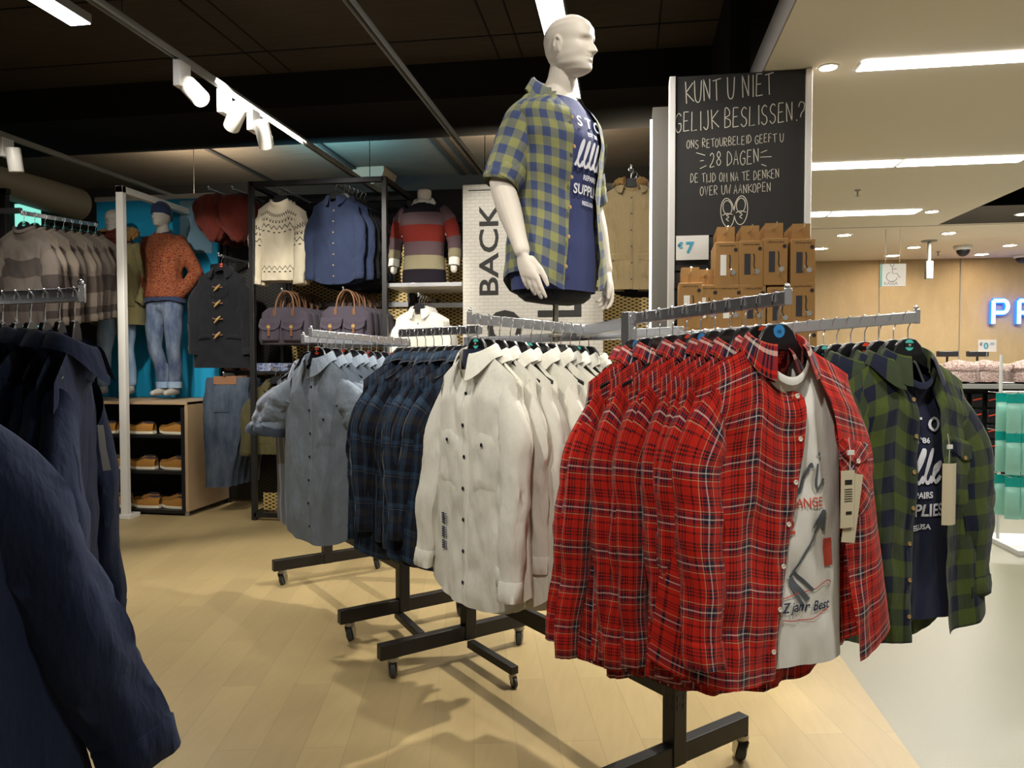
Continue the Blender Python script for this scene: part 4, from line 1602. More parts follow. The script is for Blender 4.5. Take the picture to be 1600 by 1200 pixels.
def add_head(mb, T, ears=True):
    rings = []
    for i in range(65):
        z = .236 * i / 64
        f, b, w = interp(FRONT, z), interp(BACK, z), interp(HALF, z)
        R = []
        for j in range(72):
            a = 2 * pi * j / 72
            c, s = cos(a), sin(a)
            x = w * math.copysign(abs(s) ** .88, s)
            y = -(f if c > 0 else b) * math.copysign(abs(c) ** .92, c)
            if c > 0:
                def gs(x0, z0, sx, sz):
                    return exp(-((x - x0) / sx) ** 2 - ((z - z0) / sz) ** 2)
                d = 0.
                k = max(0., min(1., (.128 - z) / .052)) if z > .074 else max(0., 1 - (.074 - z) / .009)
                d += (.006 + .023 * k) * exp(-(x / (.008 + .008 * k)) ** 2) * (1 if .066 < z < .135 else 0) * min(1, max(0, (.138 - z) / .012))
                d -= .013 * (gs(.031, .114, .017, .012) + gs(-.031, .114, .017, .012))
                d += .005 * (gs(.03, .133, .022, .008) + gs(-.03, .133, .022, .008))
                d += .0045 * (gs(.03, .114, .010, .006) + gs(-.03, .114, .010, .006))
                d += .007 * gs(0, .0605, .020, .0045) - .0075 * gs(0, .0545, .024, .0030) + .008 * gs(0, .0475, .016, .0050)
                d -= .005 * gs(0, .036, .02, .006)
                d += .005 * gs(0, .016, .018, .012)
                d += .005 * (gs(.048, .088, .018, .018) + gs(-.048, .088, .018, .018)) - .004 * (gs(.045, .055, .014, .016) + gs(-.045, .055, .014, .016))
                y -= d
            R.append(T(Vector((x, y, z))))
        rings.append(R)
    mb.loft(rings, flip=True)
    if ears:
        for s in (-1, 1):
            path = [(s * (.069 + .006 * sin(q)), .012 + .016 * cos(q) * (1.0 if sin(q) > 0 else .7) + .004, .103 + .031 * sin(q)) for q in [radians(x) for x in range(-70, 231, 25)]]
            mb.tube([T(Vector(p)) for p in path], .0058, 8)
            mb.ell(T(Vector((s * .068, .014, .101))), (.008, .014, .026), 12, 8)


def limb(mb, pts, radii, n=16):
    """tapering limb through the joints, rounded at both ends"""
    P, R = [], []
    pts = [Vector(p) for p in pts]
    for i in range(len(pts) - 1):
        k = 6
        for q in range(k):
            P.append(pts[i].lerp(pts[i + 1], q / k))
            R.append(lerp(radii[i], radii[i + 1], ss(q / k)))
    P.append(pts[-1])
    R.append(radii[-1])
    mb.tube(P, R, n)
    for i, p in enumerate(pts):
        mb.ell(p, (radii[i],) * 3, 12, 8)


def add_hand(mb, wrist, D, N, Wd, s=1., curl=.25):
    """D along the fingers, N out of the palm, Wd from little finger to index"""
    wrist, D, N, Wd = Vector(wrist), Vector(D).normalized(), Vector(N).normalized(), Vector(Wd).normalized()
    rings = []
    for q, w, t in ((0, .024, .020), (.2, .028, .018), (.5, .038, .017), (.8, .043, .015), (1.0, .041, .012), (1.08, .036, .008)):
        c = wrist + D * (.088 * s * q)
        rings.append([c + Wd * (w * s * cos(2 * pi * j / 18)) + N * (t * s * sin(2 * pi * j / 18)) for j in range(18)])
    mb.loft(rings, flip=True)
    mb.loft([list(reversed(r)) for r in rings], flip=True) if False else None
    for k, (off, L, r) in enumerate(((.033, .072, .0088), (.0115, .082, .0092), (-.0105, .076, .0088), (-.0315, .060, .0078))):
        p = wrist + D * (.080 * s) + Wd * (off * s)
        pts, rr = [p], [r * s * 1.05]
        d = (D + Wd * (off * 1.6)).normalized()
        for m, fr in enumerate((.46, .30, .24)):
            ang = curl * (1 + .22 * k) * (m * .9 + .35)
            dd = (d * cos(ang) + N * sin(ang)).normalized()
            p = p + dd * (L * fr * s)
            pts.append(p)
            rr.append(r * s * (.95, .86, .68)[m])
        limb(mb, pts, rr, 10)
    p = wrist + D * (.018 * s) + Wd * (.026 * s) + N * (.006 * s)
    d1 = (D * .72 + Wd * .62 + N * .30).normalized()
    d2 = (D * .93 + Wd * .25 + N * .25).normalized()
    d3 = (D * .97 + Wd * .02 + N * .22).normalized()
    a = p + d1 * (.042 * s)
    b = a + d2 * (.034 * s)
    c = b + d3 * (.026 * s)
    limb(mb, [p, a, b, c], [.015 * s, .0115 * s, .0098 * s, .0072 * s], 10)


def torso_rings(mb, T, z0=-.27, z1=-1.10):
    rings = []
    for i in range(40):
        z = lerp(z0, z1, i / 39)
        rings.append([T(tpt(z, 2 * pi * j / 40)) for j in range(40)])
    mb.loft(rings, flip=False)


def head_T(fwd, yaw, H, zc=-.236, pitch=0.):
    R = Matrix.Rotation(yaw, 3, 'Z') @ Matrix.Rotation(pitch, 3, 'X')
    return lambda p: R @ p + Vector((0, -fwd, zc + H))


# ------------------------------------------------------------------ the tall mannequin over the racks
H0 = 1.245
mloc = W(868, 500, 2.95)
mdir = _R * sin(radians(43)) - _F * cos(radians(43))
man = thing('mannequin', 'tall bald cream mannequin in open checked shirt, standing on a pole above the racks', 'mannequin', (mloc.x, mloc.y, 1.545), face(mdir))
UPV = Vector((0, 0, H0))
Tm = lambda p: Vector(p) + UPV
mb = MB()
add_head(mb, head_T(.072, radians(15), H0))
limb(mb, [Tm((0, .005, -.31)), Tm((0, -.03, -.24)), Tm((0, -.055, -.16))], [.066, .056, .056], 20)
torso_rings(mb, Tm, z1=-1.08)
armN = [Tm((-.160, .005, -.410)), Tm((-.262, .035, -.67)), Tm((-.268, -.085, -.935))]
armF = [Tm((.160, .005, -.410)), Tm((.250, .035, -.67)), Tm((.268, -.035, -.955))]
for A in (armN, armF):
    limb(mb, [A[0], A[0].lerp(A[1], .5), A[1], A[1].lerp(A[2], .3), A[2]], [.050, .052, .046, .047, .030], 18)
add_hand(mb, armN[2] + (armN[2] - armN[1]).normalized() * .01, (.10, -.30, -.95), (.80, .35, -.05), (.25, -.95, -.30), 1.08, .24)
add_hand(mb, armF[2] + (armF[2] - armF[1]).normalized() * .01, (-.05, -.15, -.97), (-.80, .40, -.05), (-.35, -.93, -.15), 1.08, .40)
fuse(mb, 'body', M['skin'], man, .0036, 4)
MB().tube([(0, 0, -.02), (0, 0, .30)], .0115, 16).lathe([(.001, 0), (.03, 0), (.03, .008), (.014, .014)], 20).build('pole', M['zinc'], man, 40)
shp = MB()
rg = [[Tm(tpt(z, 2 * pi * j / 40, o)) for j in range(40)] for z, o in ((-.93, .004), (-1.02, .006), (-1.085, .004), (-1.105, -.02), (-1.115, -.08))]
shp.loft(rg, flip=False)
shp.build('black_hip_cover', M['blackcloth'], man, 60)
tm = shell(-.315, -1.065, .010, 0, 2 * pi, fa=.005, seed=3, flare=.012)
tob = tm.build('navy_tee', M['navytee'], man, 60, loc=(0, 0, H0))


class TeeFront:
    ch, L = .2, .8

    def front(s, x, z):
        w, f, b = tsec(z)
        return Vector((x, -(f + .021) * max(.05, 1 - abs(x / (w + .02)) ** 2.1) ** .5 - .002, z))


supply_print(TeeFront(), tob, .055, -.44, 1.0)


def thl(q):
    return 2 * pi - lerp(.16, .36, q) - .55 * (1 - ss(q / .10))


def thr(q):
    return lerp(.52, .42, q) + .25 * (1 - ss(q / .08))


sh_ = shell(-.300, -1.075, .026, thr, thl, nz=70, nt=84, fa=.013, seed=6, hem=lambda th: .035 - .04 * cos(2 * th), flare=.022, closed=False)
sh_.v = [(x, y, z) for x, y, z in sh_.v]
so = sh_.build('checked_shirt', M['gingham'], man, 60, loc=(0, 0, H0))
for A, sd in ((armN, -1), (armF, 1)):
    s = MB()
    P, R = [], []
    a0, a1 = Vector((sd * .100, .0, -.345 + H0)), A[1] + (A[1] - A[0]).normalized() * .005
    rings = []
    for i in range(27):
        q = i / 26
        c = a0.lerp(a1, q) + Vector((sd * .012 * sin(pi * q), .006 * sin(pi * q), .012 * sin(pi * min(1, q * 2))))
        d = (a1 - a0).normalized()
        e1 = Vector((0, 1, 0))
        e1 = (e1 - d * e1.dot(d)).normalized()
        e2 = d.cross(e1)
        r0 = lerp(.064, .092, ss(q / .34)) - .020 * q
        ring = []
        for j in range(32):
            f = 2 * pi * j / 32
            k = 1 + min(1, q * 3) * (.07 * noise.noise(Vector((cos(f) * 2, sin(f) * 2 + sd, q * 9))) + .05 * noise.noise(Vector((cos(f) * 3.5 + 4, sin(f) * 3.5, q * 18))))
            ring.append(c + (e1 * cos(f) + e2 * sin(f)) * r0 * k)
        rings.append(ring)
    s.loft(rings, cap=False, u_len=.46, flip=True)
    sl_ = s.build('sleeve', M['gingham'], so, 60, loc=(0, 0, -H0))
    ro = MB()
    d = (a1 - a0).normalized()
    e1 = (Vector((0, 1, 0)) - d * d.y).normalized()
    e2 = d.cross(e1)
    rings = []
    for t, r in ((-.075, .066), (-.07, .075), (-.045, .077), (-.02, .074), (0, .072), (.004, .066), (-.012, .060)):
        rings.append([a1 + d * (t + .008 * sin(2 * f + sd)) + (e1 * cos(f) + e2 * sin(f)) * (r + .002 * sin(5 * f + t * 90)) for f in [2 * pi * j / 32 for j in range(32)]])
    ro.loft(rings, cap=False, u_len=.46, flip=True)
    ro.build('rolled_cuff', M['gingham'], sl_, 60)
gc = Garment(neck=.088, drop=.10, seed=2)
co = gc.collar(30, h=.050, tip=.065, r=.090).build('collar', M['gingham'], so, 60, loc=(0, -.004, -.268))
for i in range(6):
    q = .16 + .145 * i
    z = lerp(-.300, -1.075, q)
    th = thl(q) + .0
    p = tpt(max(z, -1.1), th - .06, .034 + .022 * q + .004)
    MB().lathe([(.001, 0), (.0075, .0), (.0075, .003), (.004, .004), (.001, .0035)], 12, R=Matrix.Rotation(pi / 2, 3, 'X')).build('button', M['button_h'], so, 40, loc=(p.x, p.y - .004, z))
pk = MB()
PP, UU = [], []
for i in range(9):
    q = lerp(.20, .36, i / 8)
    z = lerp(-.300, -1.075, q)
    PP.append([Vector((*tpt(z, lerp(.95, 1.4, j / 8), .040).xy, z)) for j in range(9)])
    UU.append([(j * .012, i * .015) for j in range(9)])
pk.grid(PP, UU)
pk.build('pocket', M['gingham'], so, 60)

# ------------------------------------------------------------------ shoe cabinet with two dressed mannequins
CY0 = 6.24
cab0, cab1 = PY(150, 805, CY0), PY(295, 808, CY0)
ctz = PY(250, 628, CY0).z
cx0, cx1 = PY(60, 700, CY0).x, cab1.x
cd_ = .80
cab = thing('shoe_cabinet', 'pale beech shoe cabinet with black shelves, under the two dressed mannequins', 'cabinet', ((cx0 + cx1) / 2, CY0 + cd_ / 2, 0))
cw = cx1 - cx0
for x in (-1, 1):
    MB().box((x * (cw / 2 - .015), 0, (.05 + ctz) / 2), (.03, cd_, ctz - .05)).build('side_panel', M['wood'], cab, 30, bevel=.002)
MB().box((0, 0, ctz - .0125), (cw, cd_ + .01, .025)).build('top_panel', M['wood'], cab, 30, bevel=.002)
MB().box((0, cd_ / 2 - .02, ctz / 2), (cw - .06, .02, ctz - .12)).build('back_panel', M['shelfblack'], cab, 0)
MB().box((cw / 2 - .05, -cd_ / 2 + .02, ctz / 2), (.05, .02, ctz - .1)).build('front_stile', M['shelfblack'], cab, 0)
SHZ = [PY(260, y, CY0 + .05).z for y in (794, 733, 677)]
for z in SHZ:
    MB().box((0, 0, z - .03), (cw - .06, cd_ - .06, .03)).build('shelf', M['shelfblack'], cab, 30, bevel=.002)
for x in (-1, 1):
    for y in (-1, 1):
        MB().lathe([(.02, 0), (.02, .05), (.001, .05)], 12, (x * (cw / 2 - .04), y * (cd_ / 2 - .04), 0)).build('foot', M['silver'], cab, 40)


def make_shoe():
    t = thing('suede_shoe', 'spare', 'shoe')
    out = lambda q: (.038 + .012 * sin(pi * min(1, q * 1.1))) * (1 if q < .9 else sqrt(max(0, 1 - ((q - .9) / .11) ** 2))) * (1 if q > .06 else .8 + 3.3 * q)
    L = .29
    sole, up = MB(), MB()
    rings, ur = [], []
    for i in range(25):
        q = i / 24
        w = max(.004, out(q))
        x = -q * L
        rise = .014 * ss((q - .72) / .28)
        rings.append([(x, a * w, b + rise) for a, b in ((-1, .002), (-1.03, .014), (-1, .026), (0, .027), (1, .026), (1.03, .014), (1, .002), (0, 0))])
        hgt = interp([(0, .075), (.12, .078), (.35, .085), (.5, .072), (.7, .050), (.9, .038), (1, .015)], q)
        ur.append([(x, w * .96 * cos(f) * (1 if f < .01 else 1), .024 + rise + hgt * (sin(f) ** .6 if sin(f) > 0 else 0) * (1)) for f in [pi * j / 12 for j in range(13)]])
    sole.loft(rings)
    sole.build('sole', M['sole'], t, 50)
    up.grid(ur)
    up.build('upper', M['suede'], t, 60)
    MB().ell((-.065, 0, .105), (.062, .026, .012), 18, 8).build('lining', M['lining'], t, 60)
    lc = MB()
    for k in range(4):
        lc.tube([(-.125 - k * .018, -.022, .098 - k * .007), (-.125 - k * .018, 0, .108 - k * .008), (-.125 - k * .018, .022, .098 - k * .007)], .0028, 6)
    lc.build('laces', M['lining'], t, 60)
    return t


shoe = make_shoe()
PROTO.append(shoe)
rows = ['bottom', 'middle', 'top']
for k, (z, xs) in enumerate(zip(SHZ, ((291, 247, 200), (289, 241, 196), (289, 239, 180)))):
    for i, x in enumerate(xs):
        for dpt in (0, 1):
            p = PY(x, 700, CY0 + .10)
            dup(shoe, (p.x + dpt * -.12, CY0 + .13 + dpt * .17, z - .015), radians(-6 + 5 * i),
                f'tan suede shoe on the {rows[k]} shelf, {ORD[i]} from the right in the {"front" if not dpt else "shadowed rear"} row', 'tan suede shoes in the cabinet')

# backdrop panel
bp0, bp1 = PY(152, 400, 7.12), PY(352, 400, 7.12)
bx0, bx1 = PY(152, 330, 7.12).x, PY(340, 330, 7.12).x
bz0, bz1 = ctz, PY(220, 313, 7.12).z
bd = thing('backdrop_panel', 'bright cyan backdrop panel with white top edge behind the two dressed mannequins', 'panel', ((bx0 + bx1) / 2, 7.13, 0))
MB().box((0, 0, (bz0 + bz1) / 2), (bx1 - bx0, .04, bz1 - bz0)).build('cyan_board', M['panel_blue'], bd, 0)
MB().box((0, -.005, bz1 + .02), (bx1 - bx0 + .02, .06, .05)).build('top_rail', M['whitemetal'], bd, 30, bevel=.003)
MB().box((.17 * (bx1 - bx0) + .22, -.023, bz1 - .30), (.36, .008, .55)).build('pale_patch', M['panel_light'], bd, 0)

# white portal frame in front of it
px_, pz_ = PY(197, 805, 6.1), PY(190, 291, 6.1)
pf = thing('white_portal', 'slim white upright portal standing before the shoe cabinet', 'frame', (px_.x, 6.1, 0))
MB().box((0, 0, pz_.z / 2 + .01), (.07, .05, pz_.z - .02)).build('upright', M['whitemetal'], pf, 30, bevel=.003)
MB().bar((0, -.025, pz_.z - .03), (0, 1.0, pz_.z - .03), .07, .06).build('top_bar', M['whitemetal'], pf, 30, bevel=.003)
MB().bar((0, -.03, .02), (0, .12, .02), .12, .04).build('base_plate', M['whitemetal'], pf, 30, bevel=.003)


def jeans_mesh(mb, T, legs, hipw=1.0):
    for k in range(3):
        z = -.92 - .05 * k
        mb.ell(T((0, .005, z)), (.168 * hipw, .108, .07), 20, 12)
    for L in legs:
        limb(mb, [T(p) for p in L], [.103, .088, .068, .064, .060], 18)


def feet(mb, T, legs):
    for L in legs:
        a = Vector(L[-1])
        limb(mb, [T(a), T(a + Vector((0, .0, -.07)))], [.040, .038], 14)
        limb(mb, [T(a + Vector((0, .02, -.085))), T(a + Vector((a.x * .12, -.07, -.088))), T(a + Vector((a.x * .2, -.15, -.098)))], [.034, .036, .026], 14)


# mannequin in rust jumper
HM = 1.925
p = PY(258, 500, 6.66)
ms = thing('mannequin', 'grey mannequin in rust melange jumper, jeans and navy beanie on the shoe cabinet', 'mannequin', (p.x, 6.66, ctz), radians(-4))
Ts = lambda q: Vector(q) + Vector((0, 0, HM))
legs = [[(-.085, 0, -1.0), (-.095, -.03, -1.2), (-.085, -.045, -1.42), (-.04, .0, -1.62), (-.035, .01, -1.76)], [(.085, 0, -1.0), (.10, -.01, -1.2), (.105, -.02, -1.42), (.095, .02, -1.62), (.075, .03, -1.76)]]
mb = MB()
add_head(mb, head_T(.03, radians(-6), HM))
limb(mb, [Ts((0, .0, -.31)), Ts((0, -.02, -.20)), Ts((0, -.02, -.15))], [.062, .054, .054], 18)
torso_rings(mb, Ts, z1=-.90)
feet(mb, Ts, legs)
for L in legs:
    limb(mb, [Ts(q) for q in L], [.085, .075, .055, .05, .042], 16)
fuse(mb, 'body', M['skingrey'], ms, .007, 3)
mb = MB()
rg = []
for i in range(36):
    z = lerp(-.30, -.93, i / 35)
    rg.append([Ts(tpt(z, 2 * pi * j / 44, .022 + .012 * noise.noise(Vector((cos(j * .28) * 2, sin(j * .28) * 2, z * 9))) + .012 * ss((-.7 - z) / .2))) for j in range(44)])
mb.loft(rg)
for s in (-1, 1):
    limb(mb, [Ts((s * .17, 0, -.385)), Ts((s * .235, .05, -.53)), Ts((s * .29, .10, -.67)), Ts((s * .23, .04, -.80)), Ts((s * .165, .0, -.90))], [.078, .072, .066, .062, .052], 18)
fuse(mb, 'melange_jumper', M['melange'], ms, .011, 3)
gsc = Garment(neck=.078, drop=.06, seed=4)
gsc.collar(4, h=.035, tip=.045).build('shirt_collar', M['denimshirt'], ms, 60, loc=(0, -.01, HM - .285))
MB().loft([[Ts(tpt(z, 2 * pi * j / 40, .03)) + Vector((0, 0, .01 * sin(j * .5))) for j in range(40)] for z in (-.86, -.92, -.965)], cap=False).build('shirt_tail', M['denimshirt'], ms, 60)
mb = MB()
jeans_mesh(mb, Ts, legs)
jo = fuse(mb, 'jeans', M['jeans'], ms, .010, 3)
for L in legs:
    a = Vector(L[-1])
    MB().lathe([(.058, .0), (.070, -.005), (.072, .05), (.062, .055)], 24, Ts(a + Vector((0, 0, -.045))), cap=False).build('rolled_hem', M['jeans3'], jo, 60)
mb = MB()
hT = head_T(.03, radians(-6), HM)
for i in range(1):
    rings = []
    for k in range(16):
        q = k / 15
        z = lerp(.128, .252, q)
        rr = sqrt(max(0.0004, 1 - max(0, (q - .25) / .76) ** 2.2))
        rings.append([hT(Vector((.083 * rr * sin(2 * pi * j / 40) * (1 + .012 * (j % 2)), -(.104 * rr if cos(2 * pi * j / 40) > 0 else .113 * rr) * cos(2 * pi * j / 40) * (1 + .012 * (j % 2)), z - .05 * (cos(2 * pi * j / 40) < 0) * abs(cos(2 * pi * j / 40)) * (1 - q)))) for j in range(40)])
    mb.loft(rings, flip=True)
mb.build('beanie', M['denim'], ms, 60)

# mannequin in parka and scarf
p = PY(184, 500, 6.66)
mp = thing('mannequin', 'grey mannequin in olive fur hooded parka and red scarf behind the white frame', 'mannequin', (p.x, 6.66, ctz), radians(8))
HP_ = 1.88
Tp = lambda q: Vector(q) + Vector((0, 0, HP_))
legs = [[(-.085, 0, -1.0), (-.10, -.02, -1.2), (-.12, -.04, -1.40), (-.15, .0, -1.58), (-.16, .01, -1.71)], [(.085, 0, -1.0), (.09, -.01, -1.2), (.095, -.02, -1.40), (.10, .02, -1.58), (.10, .03, -1.71)]]
mb = MB()
add_head(mb, head_T(.03, radians(-2), HP_))
limb(mb, [Tp((0, .0, -.31)), Tp((0, -.02, -.20)), Tp((0, -.02, -.15))], [.062, .054, .054], 18)
torso_rings(mb, Tp, z1=-.90)
feet(mb, Tp, legs)
for L in legs:
    limb(mb, [Tp(q) for q in L], [.085, .075, .055, .05, .042], 16)
fuse(mb, 'body', M['skingrey'], mp, .007, 3)
shell(-.315, -.93, .012, 0, 2 * pi, fa=.004).build('white_tee', M['tee'], mp, 60, loc=(0, 0, HP_))
mb = MB()
jeans_mesh(mb, Tp, legs)
fuse(mb, 'jeans', M['jeans3'], mp, .010, 3)
pk_ = shell(-.305, -1.14, .045, lambda q: lerp(.55, .42, q), lambda q: 2 * pi - lerp(.55, .75, q), nz=50, nt=60, fa=.016, seed=9, flare=.04, closed=False).build('parka', M['parka'], mp, 60, loc=(0, 0, HP_))
for s in (-1, 1):
    P = [Vector((s * .15, 0, -.37)), Vector((s * .235, .02, -.50)), Vector((s * .29, .06, -.66)), Vector((s * .275, .0, -.82)), Vector((s * .23, -.06, -.93))]
    mb = MB()
    pts = smooth_pts([(q.x, q.z) for q in P], 5)
    ys = smooth_pts([(q.y, 0) for q in P], 5)
    mb.tube([(a[0], b[0], a[1]) for a, b in zip(pts, ys)], [.082 - .0012 * i + .005 * sin(i * 2.1) for i in range(len(pts))], 20, cap=False)
    mb.build('parka_sleeve', M['parka'], pk_, 60)
    a = MB()
    ang = s * .75
    a.grid([[tpt(-.80 - .16 * i / 6, lerp(ang - .38, ang + .30, j / 6) if s > 0 else lerp(ang - .30, ang + .38, j / 6), .098 if 0 < i < 6 and 0 < j < 6 else .088) for j in range(7)] for i in range(7)])
    a.build('patch_pocket', M['parka'], pk_, 60)
fr = MB()
rings = []
rn = random.Random(4)
for i in range(60):
    a = lerp(radians(38), radians(322), i / 59)
    c = Vector((sin(a) * .155, -cos(a) * .105 + .03, -.235 - .045 * cos(a)))
    e1 = Vector((sin(a), -cos(a), 0))
    rings.append([Tp(c + (e1 * cos(f) + Vector((0, 0, 1)) * sin(f)) * (.042 + rn.uniform(-.012, .016))) for f in [2 * pi * j / 16 for j in range(16)]])
fr.loft(rings)
fr.build('fur_trim', M['fur'], mp, 0)
sc_ = MB()
for k, (r, z, th) in enumerate(((.085, -.245, .036), (.098, -.285, .040), (.110, -.325, .040), (.09, -.365, .036))):
    rings = []
    for i in range(44):
        a = 2 * pi * i / 44
        c = Vector((sin(a) * r, -cos(a) * (r + .012) - (.02 * k if cos(a) > 0 else 0), z - .05 * max(0, cos(a)) * k * .5 + .01 * sin(a * 2 + k)))
        e1 = Vector((sin(a), -cos(a), 0))
        rings.append([Tp(c + (e1 * cos(f) + Vector((0, 0, 1)) * sin(f)) * th * (1 + .18 * sin(f * 5 + a * 2 + k))) for f in [2 * pi * j / 18 for j in range(18)]])
    rings.append(rings[0])
    sc_.loft(rings, cap=False)
sc_.build('knit_scarf', M['scarf'], mp, 60)

# ================================================================== wall fixtures at the back
FY, BY = 6.23, 6.98
fz1 = PY(500, 280, FY).z


def sq_frame(name, label, x0, x1, z1, y0=FY, y1=BY, mids=(), base=True):
    t = thing(name, label, 'shop display', ((x0 + x1) / 2, (y0 + y1) / 2, 0))
    hw, hd, b = (x1 - x0) / 2, (y1 - y0) / 2, .045
    for sx in (-1, 1):
        for sy in (-1, 1):
            MB().box((sx * hw, sy * hd, z1 / 2), (b, b, z1)).build('post', M['frame'], t, 30, bevel=.003)
        MB().bar((sx * hw, -hd, z1 - b / 2), (sx * hw, hd, z1 - b / 2), b, b).build('side_bar', M['frame'], t, 30, bevel=.003)
        MB().bar((sx * hw, -hd, .05), (sx * hw, hd, .05), b, b).build('side_bar', M['frame'], t, 30, bevel=.003)
    for sy in (-1, 1):
        MB().bar((-hw, sy * hd, z1 - b / 2), (hw, sy * hd, z1 - b / 2), b, b).build('cross_bar', M['frame'], t, 30, bevel=.003)
        MB().bar((-hw, sy * hd, .05), (hw, sy * hd, .05), b, b).build('cross_bar', M['frame'], t, 30, bevel=.003)
    MB().box((0, hd - .01, z1 * .44), (2 * hw - b, .012, z1 * .86)).build('mesh_back', M['mesh'], t, 0)
    MB().box((0, -hd + .12, .15), (2 * hw - b, .012, .16)).build('kick_mesh', M['mesh'], t, 0)
    for z in mids:
        MB().bar((-hw, hd - .05, z), (hw, hd - .05, z), .02, .05).build('chrome_cross_bar', M['chrome'], t, 30, bevel=.003)
    return t


fx0, fx1 = PY(395, 500, FY).x, PY(602, 500, FY).x
midz = PY(500, 478, BY).z
sq_frame('shop_display', 'tall dark steel frame holding the nordic jumpers, denim shirts and canvas bags', fx0, fx1, fz1, mids=(midz,))
gx0, gx1 = fx1 + .06, PY(722, 500, FY).x
sq_frame('shop_display', 'dark steel frame behind the striped jumper bust and the white shirts', gx0, gx1, fz1 - .25, y0=BY - .12, mids=(PY(660, 478, BY).z,))
# grid wall to the left, behind the red knits and duffle coat
hx0 = PY(350, 500, BY).x
t = thing('grid_wall', 'dark mesh wall section behind the duffle coat and folded jeans', 'wall panel', ((hx0 + fx0) / 2, BY, 0))
MB().box((0, 0, 1.5), (fx0 - hx0 - .03, .012, 2.9)).build('mesh_back', M['meshdark'], t, 0)
MB().box((0, -.02, .95), (fx0 - hx0 - .03, .012, .9)).build('gold_mesh', M['mesh'], t, 0)
for s in (-1, 1):
    MB().box((s * (fx0 - hx0 - .08) / 2, -.02, 1.5), (.04, .04, 3)).build('post', M['frame'], t, 30, bevel=.003)
struct(MB().box(((fx0 + gx1) / 2 - .2, 7.4, 1.6), (5.6, .06, 3.2)).build('wall_back', M['shelfblack'], smooth=0))


def peg(label, a, b, ball=True, name='wall_peg'):
    """chrome arm reaching forward from the back wall"""
    a, b = Vector(a), Vector(b)
    t = thing(name, label, 'wall peg', tuple(b))
    MB().bar((0, 0, 0), tuple(a - b), .012, .022).build('arm', M['chrome'], t, 30, bevel=.002)
    if ball:
        MB().ell(tuple(a - b + Vector((0, 0, .016))), (.011, .011, .011), 10, 8).build('end_ball', M['chrome'], t, 60)
    MB().box((0, .004, -.02), (.035, .012, .09)).build('bracket', M['frame'], t, 30, bevel=.002)
    return t


def front_hang(px, py, Yf, n, step, proto_front, proto_back, lab, hlab, group, armlab, hangers=None, seed=1, jitter=3, dirv=(0, -1, 0)):
    p = PY(px, py, Yf)
    peg(armlab, (p.x, Yf - .03, p.z + .0), (p.x, BY - .02, p.z + .0))
    rnd = random.Random(seed)
    for i in range(n):
        rz = face(dirv) + radians(rnd.uniform(-jitter, jitter))
        q = Vector((p.x, Yf + i * step, p.z + .011))
        dup((hangers or [HP])[i % len(hangers or [HP])], tuple(q), rz, hlab(i), group + ' hangers')
        dup(proto_front if i == 0 else proto_back, tuple(q - Vector((0, 0, HUB))), rz, lab(i), group)


# nordic jumpers
kn = Garment(seed=62, D=.05, L=.72, fa=.012, sl=.66, sa=.066, spread=-.01, sh=.20, ch=.255, hm=.255, tail=0., neck=.085, drop=.045, cuff=.05, swing=-.05)
nor = make_shirt('nordic_jumper', 'spare', 'jumper', M['nordic'], kn, collar=False, band=True)
PROTO.append(nor)
front_hang(436, 293, FY + .10, 3, .07, nor, nor, lambda i: ['front cream nordic jumper with dark zigzag bands in the steel frame', 'cream nordic jumper directly behind the front one', 'rearmost cream nordic jumper in the steel frame'][i],
           lambda i: f'hanger of the {ORD[i]} cream nordic jumper from the front', 'cream nordic jumpers', 'chrome arm holding the cream nordic jumpers', seed=2)
# denim shirts in the frame
kd = Garment(seed=66, D=.05, L=.78, fa=.014, sl=.64, sa=.056, spread=.0, sh=.215, ch=.25, hm=.255, tail=.10, swing=-.03)
den = make_shirt('denim_shirt', 'spare', 'shirt', M['denimshirt'], kd, buttons=M['button_h'], placket=True, nb=7)
drk = make_shirt('dark_shirt', 'spare', 'shirt', M['blackcloth'], Garment(seed=68, D=.03, L=.82, fa=.014, sl=.62, spread=.01), buttons=None)
PROTO += [den, drk]
front_hang(524, 287, FY + .09, 1, .07, den, den, lambda i: 'blue denim shirt buttoned up at the front of the steel frame', lambda i: 'hanger of the blue denim shirt in the steel frame', 'blue denim shirts in the frame',
           'chrome arm holding the blue denim shirt', seed=3)
p = PY(524, 287, FY + .09)
for i in range(6):
    q = Vector((p.x + .05 + .012 * i, FY + .17 + .07 * i, p.z + .011))
    dup(HP, tuple(q), radians(4), f'hanger of the {ORD[i]} dark shirt behind the blue denim one', 'dark shirts in the frame hangers')
    dup(drk if i else den, tuple(q - Vector((0, 0, HUB))), radians(4), f'dark shirt in the steel frame, {ORD[i]} behind the blue denim one', 'dark shirts in the frame')


